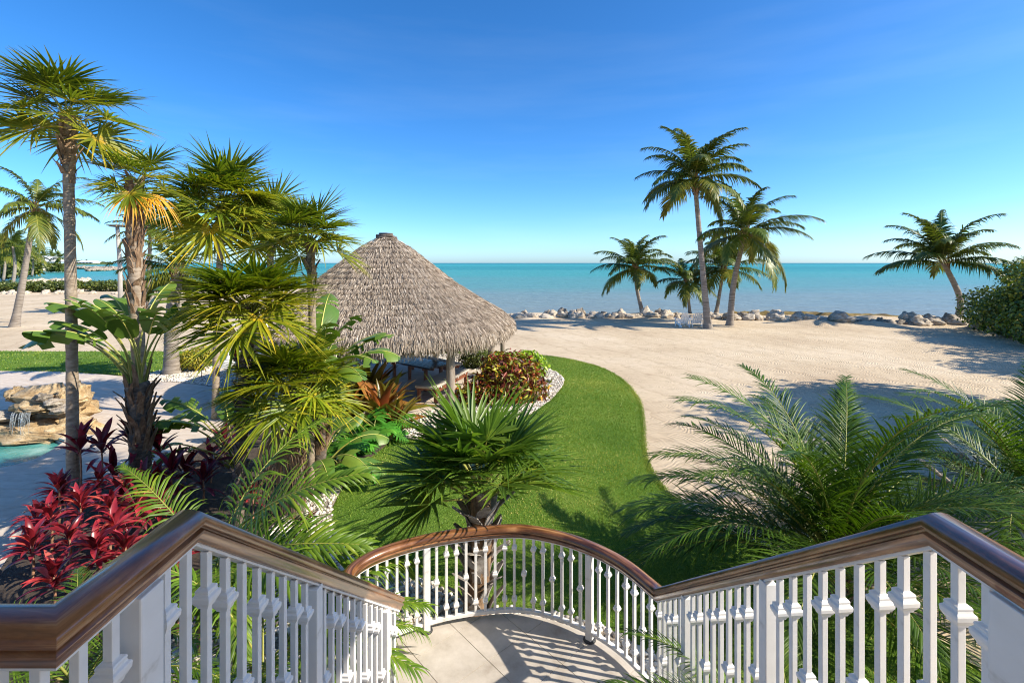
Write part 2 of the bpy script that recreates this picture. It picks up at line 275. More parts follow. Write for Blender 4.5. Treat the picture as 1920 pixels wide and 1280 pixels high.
class MB:
    def __init__(s): s.V = []; s.F = []; s.val = []; s.mi = []; s.nv = 0
    def add(s, V, F, val=.4, mi=0):
        b0 = s.nv; s.V.extend([tuple(v) for v in V]); s.nv += len(V)
        for k, f in enumerate(F):
            s.F.append([q + b0 for q in f]); s.val.append(val[k] if isinstance(val, (list, tuple)) else val); s.mi.append(mi)
    def box(s, c, d, rz=0.0, mi=0, rx=0.0, bev=0.0, ry=0.0):
        M = Matrix.Translation(Vector(c)) @ Matrix.Rotation(rz, 4, 'Z') @ Matrix.Rotation(ry, 4, 'Y') @ Matrix.Rotation(rx, 4, 'X')
        x, y, z = d[0] / 2, d[1] / 2, d[2] / 2
        if bev <= 0:
            V = [M @ Vector(q) for q in ((-x, -y, -z), (x, -y, -z), (x, y, -z), (-x, y, -z), (-x, -y, z), (x, -y, z), (x, y, z), (-x, y, z))]
            F = [(0, 3, 2, 1), (4, 5, 6, 7), (0, 1, 5, 4), (1, 2, 6, 5), (2, 3, 7, 6), (3, 0, 4, 7)]
        else:
            bm = bmesh.new(); bmesh.ops.create_cube(bm, size=1.0)
            for v in bm.verts: v.co = Vector((v.co.x * d[0], v.co.y * d[1], v.co.z * d[2]))
            bmesh.ops.bevel(bm, geom=bm.edges[:], offset=bev, segments=2, affect='EDGES', profile=.5)
            bm.verts.index_update(); V = [M @ v.co for v in bm.verts]; F = [[v.index for v in f.verts] for f in bm.faces]; bm.free()
        s.add(V, F, .5, mi)
    def tube(s, pts, rad, sides=8, mi=0, cap=True, val=.4, flat=1.0):
        pts = [Vector(p) for p in pts]; N = len(pts)
        rad = rad if isinstance(rad, (list, tuple)) else [rad] * N
        V = []; prev = None
        for i, p in enumerate(pts):
            t = (pts[min(i + 1, N - 1)] - pts[max(i - 1, 0)]).normalized()
            if prev is None:
                a = Vector((0, 1, 0)) if abs(t.y) < .9 else Vector((1, 0, 0)); x = t.cross(a).normalized()
            else: x = (prev - t * prev.dot(t)).normalized()
            prev = x; y = t.cross(x)
            for k in range(sides):
                an = 2 * math.pi * k / sides; V.append(p + (x * math.cos(an) + y * math.sin(an) * flat) * rad[i])
        F = [(i * sides + k, i * sides + (k + 1) % sides, (i + 1) * sides + (k + 1) % sides, (i + 1) * sides + k) for i in range(N - 1) for k in range(sides)]
        if cap: F.append(list(range(sides))[::-1]); F.append([(N - 1) * sides + k for k in range(sides)])
        s.add(V, F, val, mi)
    def mesh(s, name, mats, smooth=True): return mk_mesh(name, s.V, s.F, mats, s.val, s.mi, smooth)
    def build(s, name, mats, parent=None, smooth=True, off=None):
        """vertices are in world space; a parent (unrotated) is subtracted"""
        w = Vector((0, 0, 0)); q = parent
        while q is not None: w += q.location; q = q.parent
        if off is not None: w = Vector(off)
        s.V = [(v[0] - w.x, v[1] - w.y, v[2] - w.z) for v in s.V]
        return put(name, s.mesh(name, mats, smooth), parent)
def curve(pts, n):
    """Catmull-Rom through points"""
    pts = [Vector(p) for p in pts]; out = []
    ext = [pts[0] * 2 - pts[1]] + pts + [pts[-1] * 2 - pts[-2]]
    S = len(pts) - 1
    for k in range(n + 1):
        f = k / n * S; i = min(int(f), S - 1); t = f - i
        a, b_, c, d = ext[i:i + 4]
        out.append(.5 * ((2 * b_) + (c - a) * t + (2 * a - 5 * b_ + 4 * c - d) * t * t + (3 * b_ - 3 * c + d - a) * t ** 3))
    return out
def poly_sheet(name, poly, z, mat, skirt=0.0):
    pts = [Vector((p[0], p[1], z)) for p in poly]; F = [list(t) for t in tessellate_polygon([pts])]
    V = [tuple(p) for p in pts]; n_ = len(V)
    # make all faces point up
    for k, f in enumerate(F):
        a, b_, c = (Vector(V[i]) for i in f)
        if (b_ - a).cross(c - a).z < 0: F[k] = f[::-1]
    if skirt:
        V += [(p.x, p.y, z - skirt) for p in pts]
        F += [[i, (i + 1) % n_, n_ + (i + 1) % n_, n_ + i] for i in range(n_)]
    return put(name, mk_mesh(name, V, F, mat, smooth=False))
def inside(poly, X, Y):
    poly = np.asarray([(p[0], p[1]) for p in poly]); r_ = np.zeros(len(X), bool); j = len(poly) - 1
    for i in range(len(poly)):
        xi, yi = poly[i]; xj, yj = poly[j]
        c = ((yi > Y) != (yj > Y)) & (X < (xj - xi) * (Y - yi) / (yj - yi + 1e-12) + xi)
        r_ ^= c; j = i
    return r_
def scatter(poly, n):
    p = np.asarray([(q[0], q[1]) for q in poly]); lo, hi = p.min(0), p.max(0)
    X = rng.uniform(lo[0], hi[0], n); Y = rng.uniform(lo[1], hi[1], n); k = inside(poly, X, Y); return X[k], Y[k]
def leaf_cloud(pos, nrm, size, aspect=.5, tilt=.6, fold=.12):
    """one folded leaf (two quads) per point, numpy; returns V, F"""
    n_ = len(pos); nrm = nrm + rng.normal(0, tilt, (n_, 3)); nrm /= np.linalg.norm(nrm, axis=1, keepdims=True) + 1e-9
    a = rng.normal(0, 1, (n_, 3)); a -= nrm * (a * nrm).sum(1, keepdims=True); a /= np.linalg.norm(a, axis=1, keepdims=True) + 1e-9
    b_ = np.cross(nrm, a); L = (np.asarray(size) * rng.uniform(.7, 1.25, n_))[:, None]; W = L * aspect * .5
    tip = pos + a * L - nrm * L * .18; base = pos; mid = pos + a * L * .48 - nrm * L * fold * .5
    l_ = pos + a * L * .45 + b_ * W + nrm * L * fold * .6; r_ = pos + a * L * .45 - b_ * W + nrm * L * fold * .6
    V = np.stack([base, l_, tip, mid, r_], 1).reshape(-1, 3); i = np.arange(n_)[:, None] * 5
    F = np.concatenate([i + np.array([[0, 3, 2, 1]]), i + np.array([[0, 4, 2, 3]])], 1).reshape(-1, 4)
    return V, F
def blob_points(blobs, n_, surf=.55):
    """points in a set of ellipsoids (cx,cy,cz,rx,ry,rz), denser near their skins; returns pos, outward normal"""
    blobs = np.asarray(blobs, float); vol = (blobs[:, 3] * blobs[:, 4] * blobs[:, 5]) ** .67; w = vol / vol.sum()
    k = rng.choice(len(blobs), n_, p=w); d = rng.normal(0, 1, (n_, 3)); d /= np.linalg.norm(d, axis=1, keepdims=True)
    r_ = surf + (1 - surf) * rng.random(n_) ** .6; q = blobs[k]
    return q[:, :3] + d * q[:, 3:] * (r_ * (1 + rng.normal(0, .06, n_)))[:, None], d
def rock_mesh(name, seed, mat, sub=3, rough=.28):
    bm = bmesh.new(); bmesh.ops.create_icosphere(bm, subdivisions=sub, radius=1.0); o_ = Vector((seed * 7.3, seed * 3.1, seed * 1.7))
    for v in bm.verts:
        p = v.co.copy(); d = noise.noise(p * .9 + o_) * rough * 1.6 + noise.noise(p * 2.3 + o_) * rough * .7 + noise.noise(p * 5.5 + o_) * rough * .45
        c = Vector((round(p.x * 1.6) / 1.6, round(p.y * 1.6) / 1.6, round(p.z * 1.6) / 1.6))
        v.co = (p * .58 + c * .42) * (1 + d)
    me = bpy.data.meshes.new(name); bm.to_mesh(me); bm.free(); me.materials.append(MATS[mat]); me.polygons.foreach_set('use_smooth', np.full(len(me.polygons), True))
    return me
# ------------------------------------------------------------------ terrain, sea, lawn, patio, beds
def coast(x): return 37.5 - 4.0 * sstep(14, 40, x) + 42.0 * sstep(8, 40, -x)
xs = np.unique(np.concatenate([np.linspace(-420, -60, 40), np.linspace(-60, 60, 170), np.linspace(60, 260, 24)]))
ys = np.unique(np.concatenate([np.linspace(-80, 0, 14), np.linspace(0, 60, 110), np.linspace(60, 130, 40)]))
XX, YY = np.meshgrid(xs, ys); yc = coast(XX)
ZZ = -2.6 * sstep(-.2, 7, YY - yc)
mound = .12 * np.exp(-((YY - yc + 1.2) / 1.6) ** 2) * (1 + .8 * np.sin(XX * .9) * np.sin(XX * .37 + 1))
ZZ += mound
for (mx_, my_, h_, r_) in ((20, 31.5, .28, 1.3), (23.5, 31, .25, 1.2), (29.6, 31.0, .35, 1.8), (10, 36, .2, 1.5)):
    ZZ += h_ * np.exp(-(((XX - mx_) ** 2 + (YY - my_) ** 2) / r_ ** 2))
dip = (1 - sstep(1.2, 2.0, np.abs(XX + 11.9) / 1.0 - .4)) * (1 - sstep(.6, 1.6, np.abs(YY - 10.2)))
ZZ -= 1.3 * dip
ny, nx = XX.shape; idx = np.arange(nx * ny).reshape(ny, nx)
F = np.stack([idx[:-1, :-1], idx[:-1, 1:], idx[1:, 1:], idx[1:, :-1]], -1).reshape(-1, 4)
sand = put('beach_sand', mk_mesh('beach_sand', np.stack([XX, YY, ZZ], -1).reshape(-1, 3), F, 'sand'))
prop(sand, 'raked pale beach sand running from the lawn to the sea', kind='structure')
S_ = 45000.0
sea = put('sea', mk_mesh('sea', [(-S_, 30, -.5), (S_, 30, -.5), (S_, S_, -.5), (-S_, S_, -.5)], [(0, 1, 2, 3)], 'sea_water'))
prop(sea, 'calm turquoise shallow sea reaching to the horizon', kind='structure')

def GP(l_): return [G(u, v) for u, v in l_]
lawn_in = GP([(735, 827), (800, 826), (880, 815), (962, 792), (995, 779), (1030, 755), (1052, 730), (1059, 714), (1046, 701), (1020, 690), (985, 680), (940, 671), (880, 666), (780, 664), (700, 666)])
lawn_out = GP([(640, 661), (760, 655), (880, 657), (1000, 666), (1060, 673), (1120, 688), (1160, 708), (1188, 735), (1202, 765), (1206, 800), (1207, 835), (1212, 865), (1225, 893), (1250, 925), (1290, 960), (1360, 1000), (1430, 1030)])
lawn_rest = [Vector(p) for p in ((4.1, 5.7, 0), (4.6, 4.5, 0), (4.6, 2.0, 0), (2.0, 2.0, 0), (1.78, 3.2, 0), (1.78, 4.0, 0), (1.5, 4.78, 0), (1.0, 5.2, 0), (.45, 5.42, 0), (-.35, 5.5, 0), (-.65, 5.65, 0), (-1.0, 5.9, 0), (-1.4, 6.1, 0), (-2.25, 6.5, 0), (-2.64, 7.1, 0), (-2.9, 7.7, 0), (-3.0, 8.5, 0), (-2.95, 9.5, 0), (-2.75, 10.4, 0))]
def smooth_loop(pts, k=4):
    c = curve(list(pts), (len(pts) - 1) * k); return c
lawn_poly = smooth_loop(lawn_out) + smooth_loop(lawn_rest, 2) + smooth_loop(lawn_in)
lawn = poly_sheet('lawn', lawn_poly, .03, 'turf', .05); prop(lawn, 'mown green lawn curving past the thatched hut', kind='structure')
strip = [Vector(p) for p in ((-46, 22.0, 0), (-30, 21.9, 0), (-20, 21.6, 0), (-12.5, 21.6, 0), (-9, 20.5, 0), (-9.2, 17.2, 0), (-12.0, 16.3, 0), (-14, 17.1, 0), (-17, 17.6, 0), (-22, 17.8, 0), (-46, 17.9, 0))]
lawn2 = poly_sheet('lawn_strip', strip, .025, 'turf', .04); prop(lawn2, 'narrow strip of lawn between the stone patio and the sand', kind='structure')

# grass blades as real geometry, as dense as the distance calls for
def blades(name, label, poly, n_, hmin, hmax, w, z0):
    X, Y = scatter(poly, n_); pp = np.asarray([(q[0], q[1]) for q in poly]); ii = rng.integers(0, len(pp), n_ // 14); tt = rng.random(len(ii))[:, None]; ee = pp[ii] * (1 - tt) + pp[(ii + 1) % len(pp)] * tt + rng.normal(0, .035, (len(ii), 2)); X = np.concatenate([X, ee[:, 0]]); Y = np.concatenate([Y, ee[:, 1]])
    d = np.sqrt(X ** 2 + Y ** 2); k = rng.random(len(X)) < np.clip((9.0 / np.maximum(d, 4)) ** 1.2, .12, 1)
    X, Y, d = X[k], Y[k], d[k]; n1 = len(X)
    h = rng.uniform(hmin, hmax, n1) * (1 + np.clip((d - 8) / 14, 0, 1) * .3); ww = w * rng.uniform(.7, 1.3, n1) * np.clip(d / 6, 1, 3)
    a = rng.uniform(0, 2 * np.pi, n1); le = rng.normal(0, .5, (n1, 2)) * h[:, None]
    b0 = np.stack([X - np.cos(a) * ww, Y - np.sin(a) * ww, np.full(n1, z0)], 1); b1 = np.stack([X + np.cos(a) * ww, Y + np.sin(a) * ww, np.full(n1, z0)], 1)
    tp = np.stack([X + le[:, 0], Y + le[:, 1], z0 + h], 1)
    V = np.stack([b0, b1, tp], 1).reshape(-1, 3); F = np.arange(n1 * 3).reshape(-1, 3)
    ns = .5 + .28 * np.sin(X * 1.3 + 1.1 * np.sin(Y * .9)) * np.sin(Y * 1.1 + .7 * np.sin(X * 1.7)); n2 = np.sin(X * .55 + 2.1 * np.sin(Y * .33 + 1)) * np.sin(Y * .47 + 1.7 * np.sin(X * .41)); v = np.clip(rng.normal(.45, .17, n1) + (ns - .5) * .35 + .26 * n2 + .25 * (rng.random(n1) < .06), 0, 1)
    o = put(name, mk_mesh(name, V, F, 'grass_blade', v, smooth=False)); prop(o, label, kind='stuff'); return o
blades('lawn_grass', 'short green grass blades of the curving lawn', lawn_poly, 620000, .012, .030, .0042, .028)
blades('strip_grass', 'short green grass blades of the narrow lawn strip', strip, 90000, .025, .05, .006, .022)

# patio with the pool cut out
pool = [Vector(p) for p in ((-10.0, 10.75, 0), (-9.78, 10.2, 0), (-9.68, 9.68, 0), (-9.92, 9.3, 0), (-10.4, 8.95, 0), (-11.7, 8.7, 0), (-13.2, 9.3, 0), (-13.6, 10.4, 0), (-12.6, 11.3, 0), (-11.2, 11.3, 0), (-10.0, 10.75, 0))]
pool = curve(pool, 50)[:-1]
patio = [Vector(p) for p in ((-30, 17.7, 0), (-19, 17.65, 0), (-16.6, 17.6, 0), (-14.2, 17.0, 0), (-12.2, 16.2, 0), (-10.8, 15.9, 0), (-9.2, 15.2, 0), (-8.0, 14.0, 0), (-5.5, 11, 0), (-5.2, 6, 0), (-6, 4, 0), (-30, 4, 0))]
pa = [Vector((p.x, p.y, .035)) for p in patio]; po = [Vector((p.x, p.y, .035)) for p in pool]
T = tessellate_polygon([pa, po[::-1]]); allv = pa + po[::-1]; FF = []
for t in T:
    a, b_, c = (allv[i] for i in t); FF.append(list(t) if (b_ - a).cross(c - a).z > 0 else list(t)[::-1])
n0 = len(allv); m0 = len(pa); V = [tuple(p) for p in allv] + [(p.x, p.y, -.5) for p in po[::-1]]
q = len(po); FF += [[m0 + i, m0 + (i + 1) % q, n0 + (i + 1) % q, n0 + i] for i in range(q)]
pat = put('patio', mk_mesh('patio', V, FF, 'travertine', smooth=False)); prop(pat, 'pale stone patio around the small pool', kind='structure')
water = poly_sheet('pool_water', [p * 1 for p in pool], -.09, 'pool_water'); prop(water, 'green pool water below the rock waterfall', kind='structure')
# paving slabs: each a slab of its own with open joints
slab = MB(); slab.box((0, 0, 0), (.895, .595, .012), bev=.002); slab_me = slab.mesh('paving_slab', 'travertine', False)
px_, py_ = np.asarray([(p.x, p.y) for p in pool]).T
cands = []
for i in range(40):
    for j in range(24):
        cx, cy = -28.5 + i * .9 + (.45 if j % 2 else 0), 4.5 + j * .6
        cs = np.array([(cx + a * .45, cy + b_ * .3) for a in (-1, 1) for b_ in (-1, 1)])
        if not inside(patio, cs[:, 0], cs[:, 1]).all(): continue
        if inside(pool, cs[:, 0], cs[:, 1]).any() or ((px_ > cx - .46) & (px_ < cx + .46) & (py_ > cy - .31) & (py_ < cy + .31)).any(): continue
        u = CU + FPX * cx / cy; v = HV + FPX * EYE / cy
        if -60 < u < 620 and v < 1300: cands.append((cy, cx))
for cy, cx in sorted(cands)[:300]:
    put('paving_slab', slab_me, pat, (cx, cy, .037 + random.uniform(0, .0015)), (0, 0, math.pi * random.randint(0, 1)))

bed = GP([(0, 1075), (50, 1000), (110, 935), (200, 905), (290, 885), (350, 855), (410, 815), (432, 770), (470, 738), (620, 755), (690, 815), (735, 827)]) + [Vector(p) for p in ((-2.75, 10.4, 0), (-2.95, 9.5, 0), (-3.0, 8.5, 0), (-2.9, 7.7, 0), (-2.64, 7.1, 0), (-2.25, 6.5, 0), (-1.4, 6.1, 0), (-1.0, 5.9, 0), (-.65, 5.65, 0), (-.35, 5.5, 0), (0, 4.6, 0), (-1.5, 4.0, 0), (-1.6, .5, 0), (-8.5, .5, 0), (-8.2, 5, 0))]
sb = poly_sheet('planting_bed', bed, .055, 'soil', .06); prop(sb, 'dark planting bed under the palms on the left', kind='structure')
hutc = Vector((-4.1, 15.6, 0))
peb_hut = GP([(735, 827), (800, 826), (880, 815), (962, 792), (995, 779), (1030, 755), (1052, 730), (1059, 714), (1046, 701), (1020, 690), (985, 680), (940, 671), (880, 666), (780, 664), (700, 666)]) + [Vector((-8.6, 18, 0)), Vector((-8.6, 14.5, 0)), Vector((-5.5, 11.3, 0)), Vector((-3.6, 10.4, 0))]
peb_land = [Vector(p) for p in ((1.78, 2.0, 0), (1.78, 4.0, 0), (1.5, 4.78, 0), (1.0, 5.2, 0), (.45, 5.42, 0), (-.35, 5.5, 0), (-.65, 5.65, 0), (-1.0, 5.9, 0), (-1.4, 6.1, 0), (-2.25, 6.5, 0), (-2.64, 7.1, 0), (-2.9, 7.7, 0), (-3.0, 8.5, 0), (-3.5, 8.5, 0), (-3.6, 6, 0), (-3.4, 3, 0), (-3.0, 1.5, 0), (1.78, 1.5, 0))]
peb_left = GP([(268, 716), (285, 700), (330, 692), (420, 688), (520, 690), (520, 742), (445, 740), (400, 726), (330, 718)])
PEB = [('pebbles_by_hut', 'white pebbles ringing the thatched hut and croton bush', peb_hut, .05, 30000, (hutc.x, hutc.y, 3.35)), ('pebbles_by_landing', 'white pebbles around the foot of the stair landing', peb_land, .07, 16000, (-.06, 3.4, 1.38)), ('pebbles_by_patio', 'white pebbles in the bed at the far edge of the patio', peb_left, .045, 9000, None)]
bm = bmesh.new(); bmesh.ops.create_icosphere(bm, subdivisions=1, radius=1.0); bm.verts.index_update()
ICV = np.array([v.co[:] for v in bm.verts]); ICF = np.array([[v.index for v in f.verts] for f in bm.faces]); bm.free()
for nm, lb, pl, z, n_, hole in PEB:
    s = poly_sheet(nm.replace('pebbles', 'pebble_bed'), pl, z, 'pebble_bed', .05); prop(s, kind='structure'); s['label'] = 'gravel ' + lb.split(' ', 2)[2] if False else 'ground under the ' + lb
    X, Y = scatter(pl, n_)
    if hole: k = (X - hole[0]) ** 2 + (Y - hole[1]) ** 2 > hole[2] ** 2; X, Y = X[k], Y[k]
    n1 = len(X); r_ = rng.uniform(.016, .036, n1); 
    an = rng.uniform(0, 6.28, n1); sx_ = rng.uniform(.8, 1.5, n1); sz_ = rng.uniform(.5, .8, n1)
    v = ICV[None] * np.stack([sx_, np.ones(n1), sz_], 1)[:, None, :] * r_[:, None, None] * (1 + rng.normal(0, .1, (n1, len(ICV), 1)))
    c, s2 = np.cos(an)[:, None], np.sin(an)[:, None]
    V = np.stack([v[..., 0] * c - v[..., 1] * s2 + X[:, None], v[..., 0] * s2 + v[..., 1] * c + Y[:, None], v[..., 2] + z + r_[:, None] * .35], -1).reshape(-1, 3)
    F = (ICF[None] + np.arange(n1)[:, None, None] * len(ICV)).reshape(-1, 3)
    o = put(nm, mk_mesh(nm, V, F, 'pebble')); prop(o, lb, kind='stuff')

# ------------------------------------------------------------------ house porch, stairs and landing (the camera stands on the deck)
LZ, DZ = .40, 2.25           # landing and deck heights
arc_pts = [(-.92, 3.82), (-1.24, 3.92), (-1.42, 4.14), (-1.32, 4.40), (-1.0, 4.63), (-.55, 4.80), (0, 4.885), (.38, 4.80), (.72, 4.61), (1.0, 4.33), (1.21, 3.95)]
arc = curve([(a, b_, 0) for a, b_ in arc_pts], 60)
st = thing('stone_stairs', 'pale stone stairs dropping from the deck to the landing', 'stairs', (0, 2.6, 0)); st['kind'] = 'structure'; del st['category']
NST = 11; y0, y1 = 1.55, 3.62
for k in range(NST):
    t0 = k / NST; ya, yb = y0 + (y1 - y0) * t0, y0 + (y1 - y0) * (k + 1) / NST; zt = DZ - (DZ - LZ) * (k + 1) / (NST + 1)
    mb = MB(); mb.box((.17, (ya + yb) / 2, zt - .02), (2.36, yb - ya + .03, .04), bev=.006); mb.build('tread', 'travertine', st, False)
    mb = MB(); mb.box((.17, (ya + yb) / 2 + .01, (zt - .041) / 2), (2.30, yb - ya - .002, zt - .043)); mb.build('riser_block', 'wall_white', st, False)
lo = [(p.x * 1.03, 3.4 + (p.y - 3.4) * 1.035) for p in arc]; lo = [(-1.02, 3.3)] + lo + [(1.33, 3.3)]
land = thing('stone_landing', 'round pale stone landing inside the curved railing', 'landing', (0, 4.1, 0)); land['kind'] = 'structure'; del land['category']
mb = MB(); n_ = len(lo); V = [(x, y, LZ - .005) for x, y in lo] + [(x, y, -.1) for x, y in lo]
mb.add(V, [list(range(n_))[::-1] if sum((lo[i][0] * lo[(i + 1) % n_][1] - lo[(i + 1) % n_][0] * lo[i][1]) for i in range(n_)) < 0 else list(range(n_))] + [[i, (i + 1) % n_, n_ + (i + 1) % n_, n_ + i] for i in range(n_)])
mb.build('landing_block', 'landing_stone', land, False)
def clip(poly, inside_poly):
    """Sutherland-Hodgman against a (nearly) convex outline"""
    ar = sum(inside_poly[i][0] * inside_poly[(i + 1) % len(inside_poly)][1] - inside_poly[(i + 1) % len(inside_poly)][0] * inside_poly[i][1] for i in range(len(inside_poly)))
    ip = inside_poly if ar > 0 else inside_poly[::-1]; out = poly
    for i in range(len(ip)):
        a, b_ = ip[i], ip[(i + 1) % len(ip)]; res = []
        side = lambda p: (b_[0] - a[0]) * (p[1] - a[1]) - (b_[1] - a[1]) * (p[0] - a[0])
        for j in range(len(out)):
            p, q2 = out[j - 1], out[j]; sp, sq = side(p), side(q2)
            if sp * sq < 0: t = sp / (sp - sq); res.append((p[0] + (q2[0] - p[0]) * t, p[1] + (q2[1] - p[1]) * t))
            if sq >= 0: res.append(q2)
        out = res
        if len(out) < 3: return []
    return out
hull = []
for p in sorted(set((round(x, 4), round(y, 4)) for x, y in lo)):
    while len(hull) >= 2 and (hull[-1][0] - hull[-2][0]) * (p[1] - hull[-2][1]) - (hull[-1][1] - hull[-2][1]) * (p[0] - hull[-2][0]) <= 0: hull.pop()
    hull.append(p)
up_ = []
for p in sorted(set((round(x, 4), round(y, 4)) for x, y in lo), reverse=True):
    while len(up_) >= 2 and (up_[-1][0] - up_[-2][0]) * (p[1] - up_[-2][1]) - (up_[-1][1] - up_[-2][1]) * (p[0] - up_[-2][0]) <= 0: up_.pop()
    up_.append(p)
hull = hull[:-1] + up_[:-1]
ca, sa, ts = math.cos(R(42)), math.sin(R(42)), .47
for i in range(-9, 10):
    for j in range(-9, 10):
        sq = [((i + a) * ts + (.003 if a == 0 else -.003), (j + b_) * ts + (.003 if b_ == 0 else -.003)) for a, b_ in ((0, 0), (1, 0), (1, 1), (0, 1))]
        sq = [(x * ca - y * sa + .1, x * sa + y * ca + 4.0) for x, y in sq]; c = clip(sq, hull)
        if len(c) < 3: continue
        k = len(c); mb = MB(); mb.add([(x, y, LZ) for x, y in c] + [(x, y, LZ - .005) for x, y in c], [list(range(k))] + [[q2, k + q2, k + (q2 + 1) % k, (q2 + 1) % k] for q2 in range(k)])
        mb.build('tile', 'landing_stone', land, False)
# the house behind the camera: deck, wall and porch roof whose shade covers the near rail
hs_ = thing('house', 'white house porch with deck and roof behind the railing', 'house', (0, -2, 0))
mb = MB(); mb.box((0, -1.25, DZ - .1), (9.0, 5.5, .2)); mb.build('deck', 'travertine', hs_, False)
mb = MB(); mb.box((0, -1.6, DZ / 2 - .12), (8.9, 4.6, DZ - .2)); mb.build('deck_base', 'wall_white', hs_, False)
mb = MB(); mb.box((0, -4.1, 3.9), (12, .25, 7.8)); mb.build('wall', 'wall_white', hs_, False)
mb = MB(); mb.box((-.3, -1.2, 5.62), (8.6, 6.2, .22)); mb.box((-.3, -1.2, 5.80), (8.3, 5.9, .14)); mb.build('porch_roof', 'roof_white', hs_, False)
for x in (-4.2, 3.75):
    mb = MB(); mb.tube([(x, .1, DZ), (x, .1, DZ + .15), (x, .1, DZ + .16), (x, .1, 5.4), (x, .1, 5.505)], [.17, .17, .13, .115, .16], 16); mb.build('column', 'white_paint', hs_)
mb = MB(); mb.box((0, -3.97, DZ + 1.1), (1.8, .02, 2.2)); mb.build('door', 'window_dark', hs_, False)

# ------------------------------------------------------------------ railing
RZT = 3.18; LRZ = 1.335     # top of the handrail on the deck and round the landing
path = [Vector((-3.4, 1.13, RZT)), Vector((-1.075, 1.13, RZT)), Vector((-1.075, 1.60, RZT)), Vector((-.92, 3.82, LRZ))] + [Vector((p.x, p.y, LRZ)) for p in arc[1:-1]] + [Vector((1.21, 3.95, LRZ)), Vector((1.40, 1.58, RZT)), Vector((1.42, -.3, RZT))]
prof = [(-.030, -.108), (-.034, -.088), (-.047, -.080), (-.050, -.068), (-.040, -.060), (-.041, -.052), (-.054, -.046), (-.057, -.032), (-.050, -.016), (-.034, -.005), (-.012, 0), (.012, 0), (.034, -.005), (.050, -.016), (.057, -.032), (.054, -.046), (.041, -.052), (.040, -.060), (.050, -.068), (.047, -.080), (.034, -.088), (.030, -.108)]
rail = thing('stair_railing', 'white metal stair railing with collared balusters and varnished wood handrail', 'railing', (0, 3.2, LZ))
def sweep(name, pth, pr, mat, parent, smooth=True):
    N = len(pth); V = []; UV = []; F = []; k = len(pr); dist = 0
    for i, p in enumerate(pth):
        ta = (pth[i] - pth[i - 1]).normalized() if i > 0 else None; tb = (pth[i + 1] - pth[i]).normalized() if i < N - 1 else None
        ta = ta or tb; tb = tb or ta
        ha = Vector((ta.x, ta.y, 0)).normalized(); hb = Vector((tb.x, tb.y, 0)).normalized()
        hm = (ha + hb).normalized(); side = Vector((hm.y, -hm.x, 0)); sc_ = 1 / max(.5, side.dot(Vector((hb.y, -hb.x, 0))))
        if i: dist += (pth[i] - pth[i - 1]).length
        for a, b_ in pr:
            V.append(p + side * a * sc_ + Vector((0, 0, b_))); UV.append((dist, a + b_ * .8, 0))
    for i in range(N - 1):
        for j in range(k): F.append((i * k + j, i * k + (j + 1) % k, (i + 1) * k + (j + 1) % k, (i + 1) * k + j))
    F.append(list(range(k))[::-1]); F.append([(N - 1) * k + j for j in range(k)])
    w = parent.location; V = [(v.x - w.x, v.y - w.y, v.z - w.z) for v in V]
    me = mk_mesh(name, V, F, mat, smooth=smooth, uvl=UV)
    bmx = bmesh.new(); bmx.from_mesh(me); bmesh.ops.recalc_face_normals(bmx, faces=bmx.faces); bmx.to_mesh(me); bmx.free()
    me.set_sharp_from_angle(angle=R(50))
    return put(name, me, parent)
sweep('handrail', path, prof, 'varnished_wood', rail)
sweep('top_channel', [p + Vector((0, 0, -.107)) for p in path], [(-.022, -.014), (.022, -.014), (.022, 0), (-.022, 0)], 'white_paint', rail, False)
for pth_, zz_ in ((path[:4], -1.06), (path[3:-2], -.845), (path[-3:], -1.06)): sweep('bottom_rail', [p + Vector((0, 0, zz_)) for p in pth_], [(-.02, -.03), (.02, -.03), (.02, 0), (-.02, 0)], 'white_paint', rail, False)
B0 = -.118; bars = []
for B1 in (-.848, -1.062):
    bar = MB(); bar.box((0, 0, (B0 + B1) / 2), (.026, .026, B0 - B1), bev=.002); bars.append(bar.mesh('baluster', 'white_paint', False))
cl = MB(); lv = [(-.046, .0135), (-.042, .021), (-.032, .024), (-.027, .029), (-.012, .0375), (.004, .039), (.010, .037), (.015, .030), (.022, .0275), (.030, .029), (.036, .026), (.040, .018), (.044, .0135)]
V = [(sx_ * (.0133 + (w - .0133) * .74), sy_ * (.0133 + (w - .0133) * .74), z * .82) for z, w in lv for sx_, sy_ in ((-1, -1), (1, -1), (1, 1), (-1, 1))]
cl.add(V, [(i * 4 + j, i * 4 + (j + 1) % 4, i * 4 + 4 + (j + 1) % 4, i * 4 + 4 + j) for i in range(len(lv) - 1) for j in range(4)] + [(3, 2, 1, 0), tuple(len(lv) * 4 - 4 + j for j in range(4))])
col_me = cl.mesh('collar', 'white_paint', False)
pm = MB(); pm.box((0, 0, (B0 - .95) / 2), (.062, .062, .95 + B0), bev=.004); post_me = pm.mesh('post', 'white_paint', False)
cumu = [0.0]
for i in range(1, len(path)): cumu.append(cumu[-1] + Vector((path[i].x - path[i - 1].x, path[i].y - path[i - 1].y, 0)).length)
def at_s(s):
    i = max(0, min(len(path) - 2, int(np.searchsorted(cumu, s)) - 1)); t = (s - cumu[i]) / (cumu[i + 1] - cumu[i]); p = path[i].lerp(path[i + 1], t); d = path[i + 1] - path[i]
    return p, math.atan2(d.y, d.x)
def u_of(p): return CU + FPX * p.x / p.y
ss = np.arange(0.05, cumu[-1] - .1, .01); pu = [(s, at_s(s)[0]) for s in ss]
def s_near(u, lo_, hi_): return min((q for q in pu if lo_ <= q[0] <= hi_), key=lambda q: abs(u_of(q[1]) - u))[0]
sA, sB, sC, sD = cumu[1], cumu[3], cumu[-3], cumu[-2]
